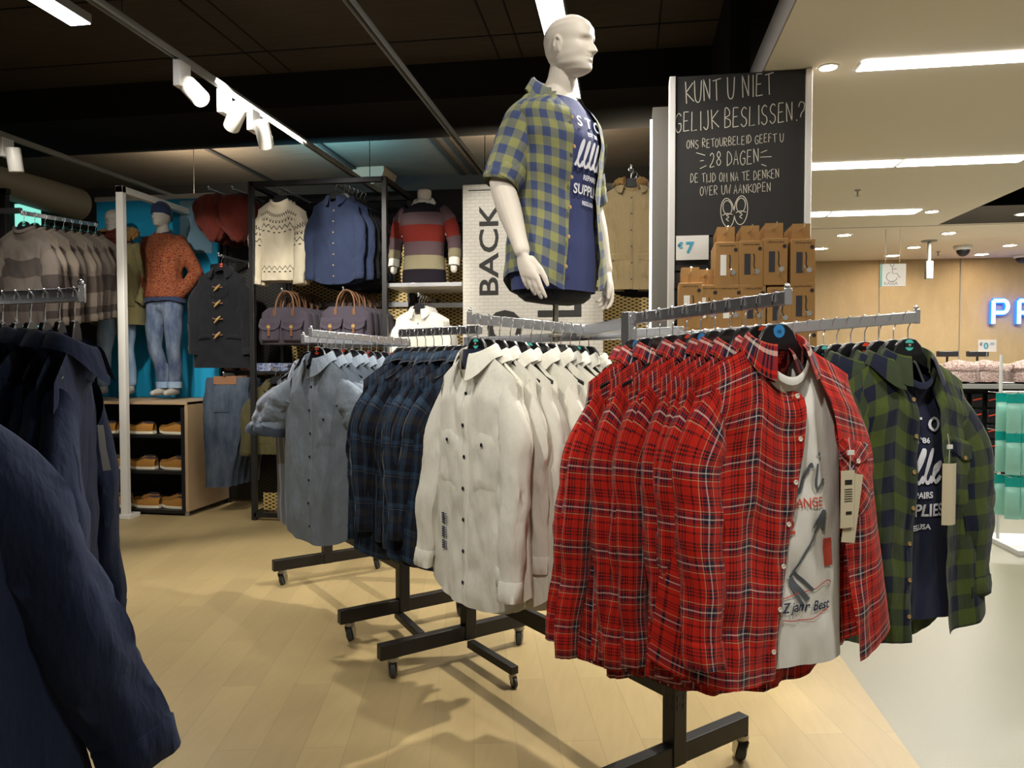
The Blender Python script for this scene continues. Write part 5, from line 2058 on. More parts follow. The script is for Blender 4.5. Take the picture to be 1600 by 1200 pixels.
# canvas bags
def make_bag():
    t = thing('canvas_bag', 'spare', 'bag')
    b = MB()
    rings = []
    for i in range(21):
        q = i / 20
        z = -.36 + .34 * q
        hw = .25 * (1 - .13 * q ** 2) * (1 - .25 * max(0, (q - .85) / .15)) * (.94 + .06 * min(1, q * 8))
        hd = .13 * (1 - .55 * q ** 2) * (.85 + .15 * min(1, q * 6))
        R = []
        for j in range(44):
            f = 2 * pi * j / 44
            k = 1 + .025 * noise.noise(Vector((cos(f) * 3, sin(f) * 3, z * 12)))
            R.append((hw * k * math.copysign(abs(cos(f)) ** .55, cos(f)), hd * k * math.copysign(abs(sin(f)) ** .6, sin(f)), z))
        rings.append(R)
    b.loft(rings, flip=True)
    b.build('body', M['bag'], t, 60)
    for s in (-1, 1):
        pk = MB()
        pk.box((s * .105, -.13, -.24), (.17, .05, .18))
        po = pk.build('front_pocket', M['bag'], t, 40, bevel=.016)
        fl = MB()
        fl.grid([[(s * .105 + x * .098, -.165 - .006 * (1 - abs(x)) + .045 * (1 - q), -.125 - q * (.11 - .035 * abs(x) ** 3)) for x in [-1 + .2 * m for m in range(11)]] for q in [k / 6 for k in range(7)]])
        fl.build('flap', M['bag'], po, 60)
        MB().box((s * .105, -.170, -.235), (.024, .006, .11)).build('strap', M['leather'], po, 30, bevel=.002)
        MB().box((s * .105, -.174, -.205), (.032, .005, .026)).build('buckle', M['button_h'], po, 30, bevel=.003)
    for yy in (-.065, .06):
        h = MB()
        h.tube([(.085 * cos(a) * 1.0, yy * (1 - .55 * sin(a)), -.06 + .19 * sin(a) ** .8 if sin(a) > 0 else -.06) for a in [pi * k / 18 for k in range(19)]], .009, 8)
        h.build('handle', M['leather'], t, 60)
        for s in (-1, 1):
            MB().box((s * .085, yy * 1.25, -.07), (.03, .012, .06)).build('handle_patch', M['leather'], t, 30, bevel=.003)
    return t


bag = make_bag()
PROTO.append(bag)
for (px, py, nm, k) in ((445, 455, 'left', 5), (540, 453, 'right', 5)):
    p = PY(px, py, FY + .12)
    peg(f'chrome arm holding the {nm} stack of canvas bags', (p.x, FY + .06, p.z), (p.x, BY - .02, p.z))
    for i in range(k):
        dup(bag, (p.x + .012 * i, FY + .16 + i * .115, p.z - .128), radians(4 - 2 * i), f'mauve grey canvas bag in the {nm} stack, {ORD[i]} from the front', 'mauve canvas bags')

# striped jumper bust on its shelf
sx0, sx1, sz = PY(603, 440, FY + .05).x, PY(722, 440, FY + .05).x, PY(660, 442, FY + .05).z
t = thing('bust_shelf', 'white shelf with chrome front under the striped jumper bust', 'shelf', ((sx0 + sx1) / 2, FY + .42, sz))
MB().box((0, 0, -.018), (sx1 - sx0, .75, .03)).build('board', M['whitemetal'], t, 30, bevel=.003)
MB().box((0, -.38, -.016), (sx1 - sx0, .012, .035)).build('front_edge', M['chrome'], t, 30, bevel=.002)
p = PY(663, 440, FY + .30)
HB_ = 1.06
bu = thing('torso_mannequin', 'headless torso in a striped knit jumper over a white collared shirt', 'mannequin', (p.x, FY + .30, sz), radians(-2))
Tb = lambda q: Vector(q) + Vector((0, 0, HB_ - .02))
mb = MB()
mb.loft([[Tb((r * cos(f), r * sin(f) + .01, z)) for f in [2 * pi * j / 24 for j in range(24)]] for z, r in ((-.33, .07), (-.27, .06), (-.20, .066), (-.175, .064), (-.17, .05))], flip=True)
torso_rings(mb, Tb, z1=-.97)
for s in (-1, 1):
    limb(mb, [Tb((s * .165, 0, -.395)), Tb((s * .268, .025, -.64)), Tb((s * .285, -.02, -.90))], [.046, .042, .032], 16)
fuse(mb, 'body', M['skin'], bu, .008, 3)
ju = shell(-.30, -1.03, .022, 0, 2 * pi, fa=.006, seed=5, flare=.004).build('striped_jumper', M['bands'], bu, 60, loc=(0, 0, HB_ - .02))
for s in (-1, 1):
    P = [Vector((s * .13, 0, -.36)), Vector((s * .225, .01, -.45)), Vector((s * .275, .03, -.64)), Vector((s * .285, -.0, -.80))]
    mb = MB()
    xs, ys = smooth_pts([(q.x, q.z) for q in P], 6), smooth_pts([(q.y, 0) for q in P], 6)
    mb.tube([(a[0], b[0], a[1]) for a, b in zip(xs, ys)], [.080 - .0013 * i + .004 * sin(i * 2.4) for i in range(len(xs))], 20, cap=False)
    mb.uv = [[(q[0], q[1] + .065) for q in u] if u else u for u in mb.uv]
    mb.build('sleeve', M['bands'], ju, 60)
    mb = MB().tube([(s * .285, .0, -.795), (s * .286, -.02, -.87)], [.052, .05], 20, cap=False)
    mb.build('shirt_cuff', M['white'], bu, 60, loc=(0, 0, HB_ - .02))
Garment(neck=.078, drop=.07, seed=4).collar(6, h=.04, tip=.06).build('shirt_collar', M['white'], bu, 60, loc=(0, -.012, HB_ - .30))
MB().loft([[Vector((*(tpt(-.30, a, .012 + dr).xy), z + HB_ - .02 - .03 * max(0, cos(a)))) for a in [2 * pi * j / 40 for j in range(40)]] for z, dr in ((-.305, .0), (-.285, .004), (-.30, .010), (-.32, .012))], cap=False).build('neckband', M['blackcloth'], ju, 60, loc=(0, 0, -HB_ + .02))

# white shirts below the bust
kw = Garment(seed=72, D=.05, L=.80, fa=.010, sl=.64, sa=.058, spread=.02, swing=-.03)
wh = make_shirt('white_shirt', 'spare', 'shirt', M['white'], kw, buttons=M['button_d'], placket=True, nb=7)
PROTO.append(wh)
front_hang(655, 462, FY + .10, 4, .08, wh, wh, lambda i: 'white shirt hanging below the striped jumper bust, frontmost' if i == 0 else f'white shirt below the striped jumper bust, {ORD[i - 1]} behind the frontmost',
           lambda i: f'hanger of the {ORD[i]} white shirt below the bust', 'white shirts below the bust', 'chrome arm holding the white shirts below the bust', seed=4)

# red knit bundles on pegs
def make_knit():
    t = thing('knit_snood', 'spare', 'scarf')
    mb = MB()
    rings = []
    for i in range(29):
        q = i / 28
        z = -.02 - .44 * q
        w = .045 + .15 * sin(pi * min(1, q ** .62)) ** .8
        d = w * .62
        R = []
        for j in range(64):
            f = 2 * pi * j / 64
            pl = 1 + .10 * sin(8 * f + 4 * sin(q * 4)) * sin(pi * q) + .22 * noise.noise(Vector((cos(f) * 2, sin(f) * 2, q * 4)))
            R.append((w * pl * cos(f), d * pl * sin(f), z + .03 * noise.noise(Vector((f, q * 3, 1)))))
        rings.append(R)
    mb.loft(rings)
    mb.build('knit_tube', M['scarf'], t, 60)
    MB().tube([(0, -.0, .005), (.012, 0, -.01), (0, 0, -.03)], .003, 6).build('loop', M['black'], t, 60)
    return t


kb = make_knit()
PROTO.append(kb)
for (px, nm) in ((331, 'left'), (368, 'right')):
    p = PY(px, 297, FY + .20)
    peg(f'chrome peg of the {nm} rust red knit scarves', (p.x, FY + .14, p.z), (p.x, BY - .02, p.z))
    for i in range(3):
        dup(kb, (p.x, FY + .24 + i * .17, p.z - .012), radians(20 * i + (35 if nm == 'right' else 0)), f'rust red knit scarf on the {nm} peg, {ORD[i]} from the front', 'rust red knit scarves')

# duffle coat
kc = Garment(seed=76, D=.075, L=.92, fa=.012, sl=.70, sa=.072, spread=.015, sh=.225, ch=.265, hm=.285, tail=0., neck=.08, drop=.06, cuff=.062, squash=1.3)
p = PY(346, 398, FY + .16)
dc = make_shirt('duffle_coat', 'black navy duffle coat with pale wooden toggles hanging beside the steel frame', 'coat', M['duffle'], kc, loc=(p.x, p.y, p.z - HUB), rz=radians(4), collar=True, copen=10)
dup(HR, (p.x, p.y, p.z), radians(4), 'black hanger with orange sticker in the duffle coat', 'duffle coat hanger')
peg('chrome arm holding the duffle coat', (p.x, p.y - .05, p.z - .011), (p.x, BY - .02, p.z - .011))
hb = MB()
hb.grid([[(.12 * sin(a) * (1 + .2 * q), .03 + .10 * cos(a) * .6 + .03 * q, .05 - .16 * q + .02 * cos(a)) for a in [radians(-110 + 20 * j) for j in range(12)]] for q in [k / 6 for k in range(7)]])
hb.build('hood', M['duffle'], dc, 60)
for s in (-1, 1):
    kc.pocket(.22 * s - .16, .22 * s + .16, .12, .27, off=.008).build('shoulder_patch', M['duffle'], dc, 60)
    kc.pocket(.5 * s - .26, .5 * s + .26, .66, .70, off=.014).build('pocket_flap', M['duffle'], dc, 60)
for i in range(4):
    q = kc.pt(-1, .0, .14 + .17 * i)
    tg = MB()
    tg.tube([(q.x - .03, q.y - .022, q.z - .030), (q.x, q.y - .026, q.z), (q.x + .028, q.y - .022, q.z + .03)], [.006, .012, .006], 10)
    tg.build('toggle', M['button_h'], dc, 60)
    MB().ribbon([(q.x - .05, q.z + .012), (q.x - .01, q.z), (q.x + .05, q.z + .006)], .010, q.y - .016).build('toggle_cord', M['leather'], dc, 0)

# hanging jeans and folded stock left of the frame
def make_jeans():
    t = thing('hanging_jeans', 'spare', 'jeans')
    mb = MB()
    rings = []
    for i in range(25):
        q = i / 24
        z = -1.02 * q
        w = lerp(.19, .205, min(1, q * 4)) - .09 * ss((q - .15) / .85)
        d = .035 + .018 * sin(pi * min(1, q * 1.6)) - .012 * q
        R = []
        for j in range(36):
            f = 2 * pi * j / 36
            pl = 1 + .07 * noise.noise(Vector((cos(f) * 2, sin(f) * 2, q * 12)))
            R.append((w * pl * cos(f) - .10 * q, d * pl * sin(f) + .02 * q * sin(q * 7), z))
        rings.append(R)
    mb.loft(rings, flip=False)
    b = mb.build('denim', M['jeans2'], t, 60)
    MB().box((-.02, -.040, -.025), (.20, .004, .075)).build('waist_label', M['leather'], t, 0)
    MB().grid([[(-.12 + .022 * j, -.050 - .006 * (0 < i < 6 and 0 < j < 6), -.14 - .03 * i) for j in range(7)] for i in range(7)]).build('back_pocket', M['jeans2'], t, 60)
    return t


hj = make_jeans()
PROTO.append(hj)
p = PY(352, 590, FY + .05)
peg('chrome arm holding the washed jeans', (p.x, FY + .02, p.z + .03), (p.x, BY - .02, p.z + .03))
for i in range(6):
    dup(hj, (p.x + .01 * i, FY + .10 + i * .085, p.z), radians(18 - 3 * i), f'pair of washed grey blue jeans beside the cabinet, {ORD[i]} from the front', 'washed jeans on the arm')
# olive jacket low behind the grey shirts
kj = Garment(seed=81, D=.06, L=.66, fa=.014, sl=.58, sa=.066, spread=.05, sh=.21, ch=.27, hm=.275, tail=0., neck=.08, squash=1.2, cuff=.055)
oj = make_shirt('olive_jacket', 'spare', 'jacket', M['olive'], kj, collar=True, buttons=M['button_d'], placket=True, nb=6, pockets=((-.75, -.2, .62, .85), (.2, .75, .62, .85)), flap=True)
PROTO.append(oj)
p = PY(428, 575, FY + .12)
peg('chrome arm holding the olive jackets', (p.x, FY + .08, p.z - .011), (p.x, BY - .02, p.z - .011))
for i in range(3):
    dup(HP, (p.x, FY + .15 + .1 * i, p.z), radians(10), f'hanger of the {ORD[i]} olive jacket low in the steel frame', 'olive jackets hangers')
    dup(oj, (p.x, FY + .15 + .1 * i, p.z - HUB), radians(10), f'olive jacket hanging low in the steel frame behind the grey shirts, {ORD[i]} from the front', 'olive jackets')
# folded stock on a shelf
fzs = PY(420, 579, FY + .2).z
a, b = PY(350, 579, FY + .2).x, PY(480, 579, FY + .2).x
t = thing('stock_shelf', 'dark steel shelf with folded shirts above the hanging jeans', 'shelf', ((a + b) / 2, FY + .48, fzs))
MB().box((0, 0, -.02), (b - a, .5, .03)).build('board', M['frame'], t, 30, bevel=.003)
for k, (px, m, nm) in enumerate(((362, 'folded_red', 'red'), (378, 'folded_red', 'pale red'), (412, 'folded_blue', 'blue'), (436, 'folded_blue', 'dark blue'))):
    p = PY(px, 579, FY + .25)
    for j in range(2):
        mb = MB()
        rings = []
        for q in range(9):
            y = -.16 + .04 * q
            rings.append([(.085 * math.copysign(abs(cos(f)) ** .4, cos(f)), y, .018 + .018 * math.copysign(abs(sin(f)) ** .6, sin(f)) + .003 * noise.noise(Vector((f, y * 9, k + j)))) for f in [2 * pi * u / 20 for u in range(20)]])
        mb.loft(rings)
        tag(mb.build('folded_shirt', M[m], None, 60, loc=(p.x, FY + .42, fzs - .004 + .037 * j)), f'folded {nm} printed shirt, {["lower", "upper"][j]} one of the {["leftmost", "second", "third", "rightmost"][k]} pile on the stock shelf', 'shirt', 'folded printed shirts')

# BACK sign board
kx0, kx1, kz = PY(723, 300, FY - .05).x, PY(943, 300, FY - .05).x, PY(730, 289, FY - .05).z
bs = thing('sign_board', 'white brick printed board with large dark letters BACK behind the mannequin', 'sign', ((kx0 + kx1) / 2, FY - .03, 0))
kw_ = kx1 - kx0
MB().box((0, 0, kz / 2), (kw_, .05, kz)).build('board', M['brick'], bs, 30, bevel=.003)
MB().box((0, -.027, kz - .05), (kw_ - .1, .002, .008)).build('top_line', M['ink'], bs, 0)


def up_text(txt, px_base, py0, py1, px_top):
    a, b = PY(px_base, py0, FY - .06), PY(px_base, py1, FY - .06)
    wid = b.z - a.z
    hgt = a.x - PY(px_top, py0, FY - .06).x
    o = text_obj('lettering', txt, hgt / .72, M['ink'], bs, (0, 0, 0), bold=hgt * .022, depth=.001)
    xs = [v.co.x for v in o.data.vertices]
    o.rotation_euler = (pi / 2, -pi / 2, 0)
    k = wid / (max(xs) - min(xs))
    o.scale = (k, 1, 1)
    o.location = (a.x - bs.location.x, -.027, a.z - min(xs) * k)
    return o


up_text('BACK', 778, 461, 317, 748)
up_text('LL', 907, 495, 418, 838)
up_text('O', 815, 540, 484, 760)

# tan jackets right of the board
kt = Garment(seed=86, D=.085, L=.80, fa=.02, sl=.68, sa=.078, spread=.03, sh=.23, ch=.29, hm=.28, tail=0., neck=.085, drop=.03, squash=1.4, cuff=.06)
tj = make_shirt('field_jacket', 'spare', 'jacket', M['tanjacket'], kt, buttons=M['lining'], placket=True, nb=6, pockets=((-.75, -.2, .68, .88), (.2, .75, .68, .88)), flap=True, copen=10)
fm = MB()
rn = random.Random(8)
fm.loft([[(sin(a) * .10 + cos(f) * (.03 + rn.uniform(-.008, .01)) * sin(a), -cos(a) * .08 + .01 - cos(f) * .03 * cos(a), .02 + (.03 + rn.uniform(-.008, .01)) * sin(f)) for f in [2 * pi * j / 12 for j in range(12)]] for a in [lerp(radians(30), radians(330), i / 44) for i in range(45)]])
fm.build('fur_collar', M['fur'], tj, 0)
PROTO.append(tj)
TY = 5.75
p = PY(986, 262, TY)
t = peg('chrome arm holding the sand field jackets', (p.x, TY - .05, p.z - .011), (p.x, BY - .02, p.z - .011))
for i in range(4):
    dup(HP, (p.x + .03 * i, TY + .13 * i, p.z), radians(4 - 2 * i), f'hanger of the {ORD[i]} sand field jacket from the front', 'sand field jackets hangers')
    dup(tj if i == 0 else drk, (p.x + .03 * i, TY + .13 * i, p.z - HUB), radians(4 - 2 * i), 'sand canvas field jacket with fur collar hanging behind the tall mannequin' if i == 0 else f'dark garment behind the sand field jacket, {ORD[i - 1]} in line', 'jackets behind the mannequin')
struct(MB().box((-.05, 7.1, 1.3), (1.3, .02, 2.2)).build('wall_back', M['mesh'], smooth=0))

# grey jumpers along the left rail
ra, rb = W(33, 329, 5.6), W(152, 349, 7.0)
t = thing('wall_rail', 'chrome rail carrying the grey block striped jumpers at far left', 'clothes rack', tuple((ra + rb) / 2))
MB().bar(tuple(ra - t.location + Vector((0, 0, -.017))), tuple(rb - t.location + Vector((0, 0, -.017))), .014, .034).build('rail', M['chrome'], t, 30, bevel=.002)
for q in (ra, rb):
    MB().bar(tuple(q - t.location), (q.x - t.location.x - .5, q.y - t.location.y, q.z - t.location.z), .03, .04).build('bracket', M['frame'], t, 30, bevel=.002)
kq = Garment(seed=91, D=.04, L=.74, fa=.014, sl=.66, sa=.066, spread=.0, sh=.205, ch=.26, hm=.26, tail=0., neck=.085, drop=.04, cuff=.05)
j1 = make_shirt('grey_jumper', 'spare', 'jumper', M['greyknit'], kq, collar=False, band=True)
j2 = make_shirt('grey_jumper', 'spare', 'jumper', M['greyknit2'], Garment(**{k: v for k, v in dict(seed=94, D=.04, L=.74, fa=.014, sl=.66, sa=.066, sh=.205, ch=.26, hm=.26, tail=0., neck=.085, drop=.04, cuff=.05).items()}), collar=False, band=True)
PROTO += [j1, j2]
for i, q in enumerate(rail_points(ra, rb, 9, .03, .97)):
    dup(HT, tuple(q), radians(3 * (-1) ** i), f'hanger of the {ORD[i]} grey jumper from the front of the left wall rail', 'grey jumpers hangers')
    dup(j1 if i % 3 == 0 else j2, tuple(q - Vector((0, 0, HUB))), radians(3 * (-1) ** i), f'grey block striped knit jumper on the left wall rail, {ORD[i]} from the front', 'grey block striped jumpers')
# steel posts and daylit panes at far left
t = thing('shop_display', 'dark steel posts before the greenish window panes at the far left edge', 'shop display', (PY(8, 400, 5.9).x, 5.9, 0))
for dx in (0, -.9):
    MB().box((dx, 0, 1.5), (.07, .05, 3.0)).build('post', M['frame'], t, 30, bevel=.003)
MB().bar((-.95, 0, 2.98), (.05, 0, 2.98), .05, .05).build('top_bar', M['frame'], t, 30, bevel=.003)
for k, (x0, x1, y0, y1) in enumerate(((-40, 10, 300, 520), (14, 62, 318, 535))):
    a, b = PY(x0, y1, 8.8), PY(x1, y0, 8.8)
    w = MB().box(((a.x + b.x) / 2, 8.8, (a.z + b.z) / 2), (b.x - a.x, .04, b.z - a.z)).build(f'window_{k + 1}', M['win'], None, 0)
    struct(w)

# ================================================================== chalkboard with the kraft boxes
CBY = 4.27
bx0, bx1 = PY(1055, 300, CBY).x, PY(1257, 300, CBY).x
btop, bmid = CZ - .005, PY(1150, 366, CBY).z
cbd = thing('chalkboard_wall', 'black chalkboard wall with white Dutch lettering and a slatwall of kraft boxes', 'board', ((bx0 + bx1) / 2, CBY, 0))
cw2 = (bx1 - bx0) / 2
ox = cbd.location.x
MB().box((0, .05, (btop + bmid) / 2), (2 * cw2, .08, btop - bmid)).build('chalkboard', M['board'], cbd, 0)
sl = MB()
z = bmid - .004
while z > .2:
    sl.box((0, .055, z - .045), (2 * cw2, .07, .088))
    z -= .10
sl.build('slatwall', M['slat'], cbd, 0)
MB().box((0, .085, bmid / 2), (2 * cw2, .03, bmid)).build('slat_backing', M['shelfblack'], cbd, 0)
for s in (-1, 1):
    MB().box((s * (cw2 + .018), .05, btop / 2), (.034, .11, btop)).build('edge_profile', M['whitemetal'], cbd, 30, bevel=.003)
# stroke alphabet (unit box)
GL = {'K': [[(0, 1), (.12, 0)], [(.75, .95), (.05, .5)], [(.05, .5), (.85, .08)]], 'U': [[(0, 1), (.08, .2), (.35, 0), (.6, .2), (.68, 1)]], 'N': [[(.08, 0), (0, 1)], [(0, 1), (.62, .05)], [(.62, .05), (.6, 1)]],
      'T': [[(.35, .95), (.42, 0)], [(0, .9), (.8, 1)]], 'I': [[(.15, 1), (.18, 0)]], 'E': [[(.08, 1), (.05, 0)], [(.08, 1), (.6, 1)], [(.05, .52), (.5, .55)], [(.05, 0), (.65, .04)]],
      'G': [[(.65, .85), (.4, 1), (.08, .75), (.02, .3), (.3, 0), (.62, .15), (.62, .45), (.35, .45)]], 'L': [[(.08, 1), (.05, 0), (.62, .05)]], 'J': [[(.5, 1), (.55, .25), (.35, 0), (.05, .15)]],
      'B': [[(.05, 0), (.08, 1), (.5, .9), (.52, .65), (.1, .52), (.6, .38), (.58, .1), (.05, 0)]], 'S': [[(.6, .9), (.35, 1), (.08, .78), (.2, .55), (.55, .4), (.6, .15), (.3, 0), (.02, .15)]],
      '?': [[(0, .75), (.2, 1), (.6, .9), (.55, .6), (.3, .42), (.2, .22)]], '.': [[(.2, .06), (.24, 0), (.28, .06)]], 'O': [[(.35, 1), (.08, .75), (.05, .25), (.3, 0), (.58, .25), (.6, .75), (.35, 1)]],
      'R': [[(.05, 0), (.08, 1), (.55, .88), (.5, .6), (.1, .5), (.62, 0)]], 'D': [[(.05, 0), (.08, 1), (.55, .75), (.6, .3), (.05, 0)]], 'F': [[(.08, 0), (.08, 1), (.62, 1)], [(.08, .55), (.5, .56)]],
      '2': [[(.05, .8), (.3, 1), (.55, .78), (.4, .4), (.03, 0), (.62, .05)]], '8': [[(.33, .52), (.1, .75), (.33, 1), (.56, .75), (.33, .52), (.06, .25), (.33, 0), (.62, .25), (.33, .52)]],
      'A': [[(.02, 0), (.32, 1), (.62, 0)], [(.12, .35), (.52, .35)]], 'M': [[(.05, 0), (.08, 1), (.36, .35), (.65, 1), (.7, 0)]], 'W': [[(0, 1), (.18, 0), (.4, .7), (.58, 0), (.8, 1)]],
      'P': [[(.05, 0), (.08, 1), (.55, .88), (.55, .6), (.07, .48)]], 'V': [[(0, 1), (.3, 0), (.6, 1)]]}


def chalk_line(txt, px0, px1, pyt, pyb, rise, w):
    """hand lettering between two pixel columns, written on the board"""
    a, b, tp = PY(px0, pyb, CBY), PY(px1, pyb, CBY), PY(px0, pyt, CBY)
    x0, x1, z0, H = a.x - ox, b.x - ox, a.z, tp.z - a.z
    adv = [(.55 if c == ' ' else (.42 if c in 'I.' else .88)) for c in txt]
    k = (x1 - x0) / sum(adv)
    mb = MB()
    x = x0
    rn = random.Random(len(txt))
    for c, ad in zip(txt, adv):
        if c != ' ':
            dz = rise * (x - x0) / (x1 - x0) + rn.uniform(-.004, .004)
            for s in GL[c]:
                pts = [(x + u * k, z0 + dz + v * H) for u, v in s]
                mb.ribbon(smooth_pts(pts, 4) if len(pts) > 3 and c in 'UGJSO?82BDRP' else pts, w, .008)
        x += ad * k
    return mb.build('chalk_lettering', M['chalk'], cbd, 0)


chalk_line('KUNT U NIET', 1071, 1210, 127, 161, .025, 0.0051)
chalk_line('GELIJK BESLISSEN.?', 1055, 1261, 176, 206, .03, 0.0044)
chalk_line('ONS RETOURBELEID GEEFT U', 1073, 1226, 219, 232, .018, 0.0029)
chalk_line('28 DAGEN', 1109, 1188, 238, 260, .010, 0.0037)
chalk_line('DE TIJD OM NA TE DENKEN', 1079, 1219, 272, 286, .012, 0.0029)
chalk_line('OVER UW AANKOPEN', 1094, 1206, 291, 305, .010, 0.0029)


def chalk_px(strokes, w, name='chalk_drawing'):
    mb = MB()
    for pts in strokes:
        q = [PY(x, y, CBY) for x, y in pts]
        mb.ribbon(smooth_pts([(p.x - ox, p.z) for p in q], 5), w, .008)
    return mb.build(name, M['chalk'], cbd, 0)


chalk_px([[(1088, 238), (1102, 242)], [(1094, 251), (1100, 250)], [(1094, 263), (1104, 258)], [(1189, 238), (1199, 234)], [(1188, 245), (1206, 244)], [(1190, 256), (1198, 259)]], .0035)
for (cx, cy, s) in ((1137, 332, -1), (1158, 328, 1)):
    E_ = lambda rx, ry, n=24, dy=0: [(cx + rx * cos(2 * pi * k / n) + s * -.12 * (ry * sin(2 * pi * k / n)) * .5, cy + dy + ry * sin(2 * pi * k / n)) for k in range(n + 1)]
    chalk_px([E_(10.5, 22.5), E_(7, 11, dy=-8), [(cx - 8, cy + 4), (cx, cy + 1), (cx + 8, cy + 3)], [(cx - 2, cy + 4), (cx + 2, cy + 7), (cx - 2, cy + 10), (cx + 2, cy + 13)]], .0042)

# price card
a, b = PY(1056, 407, CBY), PY(1107, 368, CBY)
pc_ = thing('price_card', 'white price card reading 7 euros in blue on the slatwall', 'price card', ((a.x + b.x) / 2, CBY - .012, (a.z + b.z) / 2))
cw3, ch3 = b.x - a.x, b.z - a.z
MB().box((0, 0, 0), (cw3, .006, ch3)).build('card', M['card'], pc_, 0)
text_obj('lettering', '7', ch3 * .62, M['cyan'], pc_, (-cw3 * .20, -.004, -ch3 * .20), bold=.003)
text_obj('lettering', '€', ch3 * .34, M['cyan'], pc_, (-cw3 * .45, -.004, -ch3 * .02), bold=.0015)


def make_box(dark):
    t = thing('kraft_box', 'spare', 'box')
    w, h, d = .118, .235, .045
    o = MB()
    o.box((0, 0, -.05 - h / 2), (w, d, h))
    o.build('carton', M['kraft'], t, 30, bevel=.002)
    tb = MB()
    hole = [(.012 * cos(q), .012 * sin(q)) for q in [2 * pi * k / 16 for k in range(16)]]
    out = [(-.045, -.045), (.045, -.045), (.045, .035), (-.045, .035)]
    vs = [(x, d / 2 - .002, z) for x, z in out] + [(x, d / 2 - .002, z - .002) for x, z in hole]
    ang = [2 * pi * k / 16 for k in range(16)]
    fs = []
    corner = lambda a: 2 if 0 <= a < pi / 2 else (3 if a < pi else (0 if a < 1.5 * pi else 1))
    for k in range(16):
        a0, a1 = ang[k], ang[(k + 1) % 16] or 2 * pi
        c0, c1 = corner(a0), corner((a0 + a1) / 2)
        fs.append((4 + k, c1, 4 + (k + 1) % 16))
    for c0, c1, k in ((2, 3, 4), (3, 0, 8), (0, 1, 12), (1, 2, 0)):
        fs.append((c0, c1, 4 + k))
    tb.add(vs, fs)
    tb.build('hang_tab', M['kraft'], t, 0)
    MB().prism([(-.045, -.05), (.045, -.05), (.045, -.03), (-.045, -.03)], d / 2 - .006, d / 2 - .002).build('tab_fold', M['kraft'], t, 0)
    wn = MB().box((-.018, -d / 2 - .0006, -.05 - h * .50), (.030, .0012, .105)).build('power_bank_window', M['phone_dark'] if dark else M['card'], t, 0)
    mb = MB()
    mb.ribbon(smooth_pts([(.012, -.115), (.016, -.14), (.014, -.175), (.022, -.195)], 4), .006, -d / 2 - .0012)
    mb.build('cable_print', M['ink'], t, 0)
    MB().lathe([(.001, 0), (.013, 0), (.013, .002), (.001, .002)], 16, (.03, -d / 2 - .0005, -.205), R=Matrix.Rotation(pi / 2, 3, 'X')).build('clear_blister', M['chrome'], t, 0)
    text_obj('lettering', 'USB Power Bank', .0125, M['ink'], t, (0, -d / 2 - .001, -.072), align='CENTER', depth=.0002, sx=.95)
    MB().lathe([(.001, 0), (.010, 0), (.010, .001), (.001, .001)], 16, (.043, -d / 2 - .0005, -.090), R=Matrix.Rotation(pi / 2, 3, 'X')).build('size_badge', M['ink'], t, 0)
    return t


kd1, kd2 = make_box(False), make_box(True)
PROTO += [kd1, kd2]
ROWS = [[(1136, 361, 0), (1174, 359, 1), (1212, 355, 1), (1255, 356, 1)], [(1064, 425, 0), (1104, 428, 0), (1141, 428, 0), (1178, 428, 1), (1218, 431, 1), (1255, 424, 1)],
        [(1066, 495, 0), (1104, 496, 0), (1143, 496, 1), (1180, 494, 1), (1219, 497, 1), (1258, 494, 1)]]
rn = random.Random(6)
for r, row in enumerate(ROWS):
    for k, (px, py, dk) in enumerate(row):
        Yp = CBY - .36
        p = PY(px, py, Yp)
        p.x = max(bx0 + .06, min(bx1 - .04, p.x))
        nm = ['top', 'middle', 'bottom'][r]
        t = thing('slatwall_peg', f'chrome slatwall hook of the {nm} row of kraft boxes, {ORD[k]} from the left', 'slatwall peg', (p.x, CBY, p.z))
        MB().tube([(0, .02, 0), (0, -.37, 0), (0, -.395, .02)], .0035, 8).build('wire', M['chrome'], t, 60)
        MB().box((0, .0, -.01), (.03, .02, .04)).build('plate', M['frame'], t, 30, bevel=.002)
        for i in range(6 if r < 2 else 3):
            dup(kd2 if dk else kd1, (p.x + .002 * i, Yp + .02 + i * .050, p.z - .0065), radians(rn.uniform(-4, 4)),
                f'kraft power bank box, {nm} row, {ORD[k]} hook from left, ' + ('frontmost' if i == 0 else f'{ORD[i - 1]} behind the front'), 'kraft power bank boxes')

# taupe pillar with the light strip
p0, p1 = PY(1019, 300, 4.75), PY(1062, 300, 4.75)
pz = PY(1030, 167, 4.75).z
pl = thing('lit_pillar', 'taupe pillar with a cold white light strip along its left edge', 'pillar', ((p0.x + p1.x) / 2, 4.95, 0))
MB().box((0, 0, pz / 2), (p1.x - p0.x, .4, pz)).build('panel', M['pillar'], pl, 30, bevel=.003)
MB().box((-(p1.x - p0.x) / 2 - .008, -.19, pz / 2 + .05), (.014, .02, pz - .25)).build('light_strip', M['led'], pl, 0)

# ================================================================== till side at the right
p = PY(1600, 600, 8.6)
cx = PY(1492, 600, 8.6).x
ctop = p.z
uw = 2.4
un = thing('till_counter', 'black gridded counter unit below the glass bowls at right', 'counter', (cx + uw / 2, 9.0, 0))
MB().box((0, 0, ctop - .03), (uw, .8, .05)).build('top_tray', M['greymetal'], un, 30, bevel=.004)
MB().box((0, .1, (ctop - .06) / 2 + .06), (uw - .04, .55, ctop - .18)).build('body', M['shelfblack'], un, 0)
MB().box((0, 0, .045), (uw, .7, .09)).build('plinth', M['wood'], un, 30, bevel=.003)
bars = MB()
for k in range(6):
    bars.box((0, -.19, ctop - .12 - k * .19), (uw - .04, .012, .012))
bars.build('hook_bars', M['frame'], un, 0)


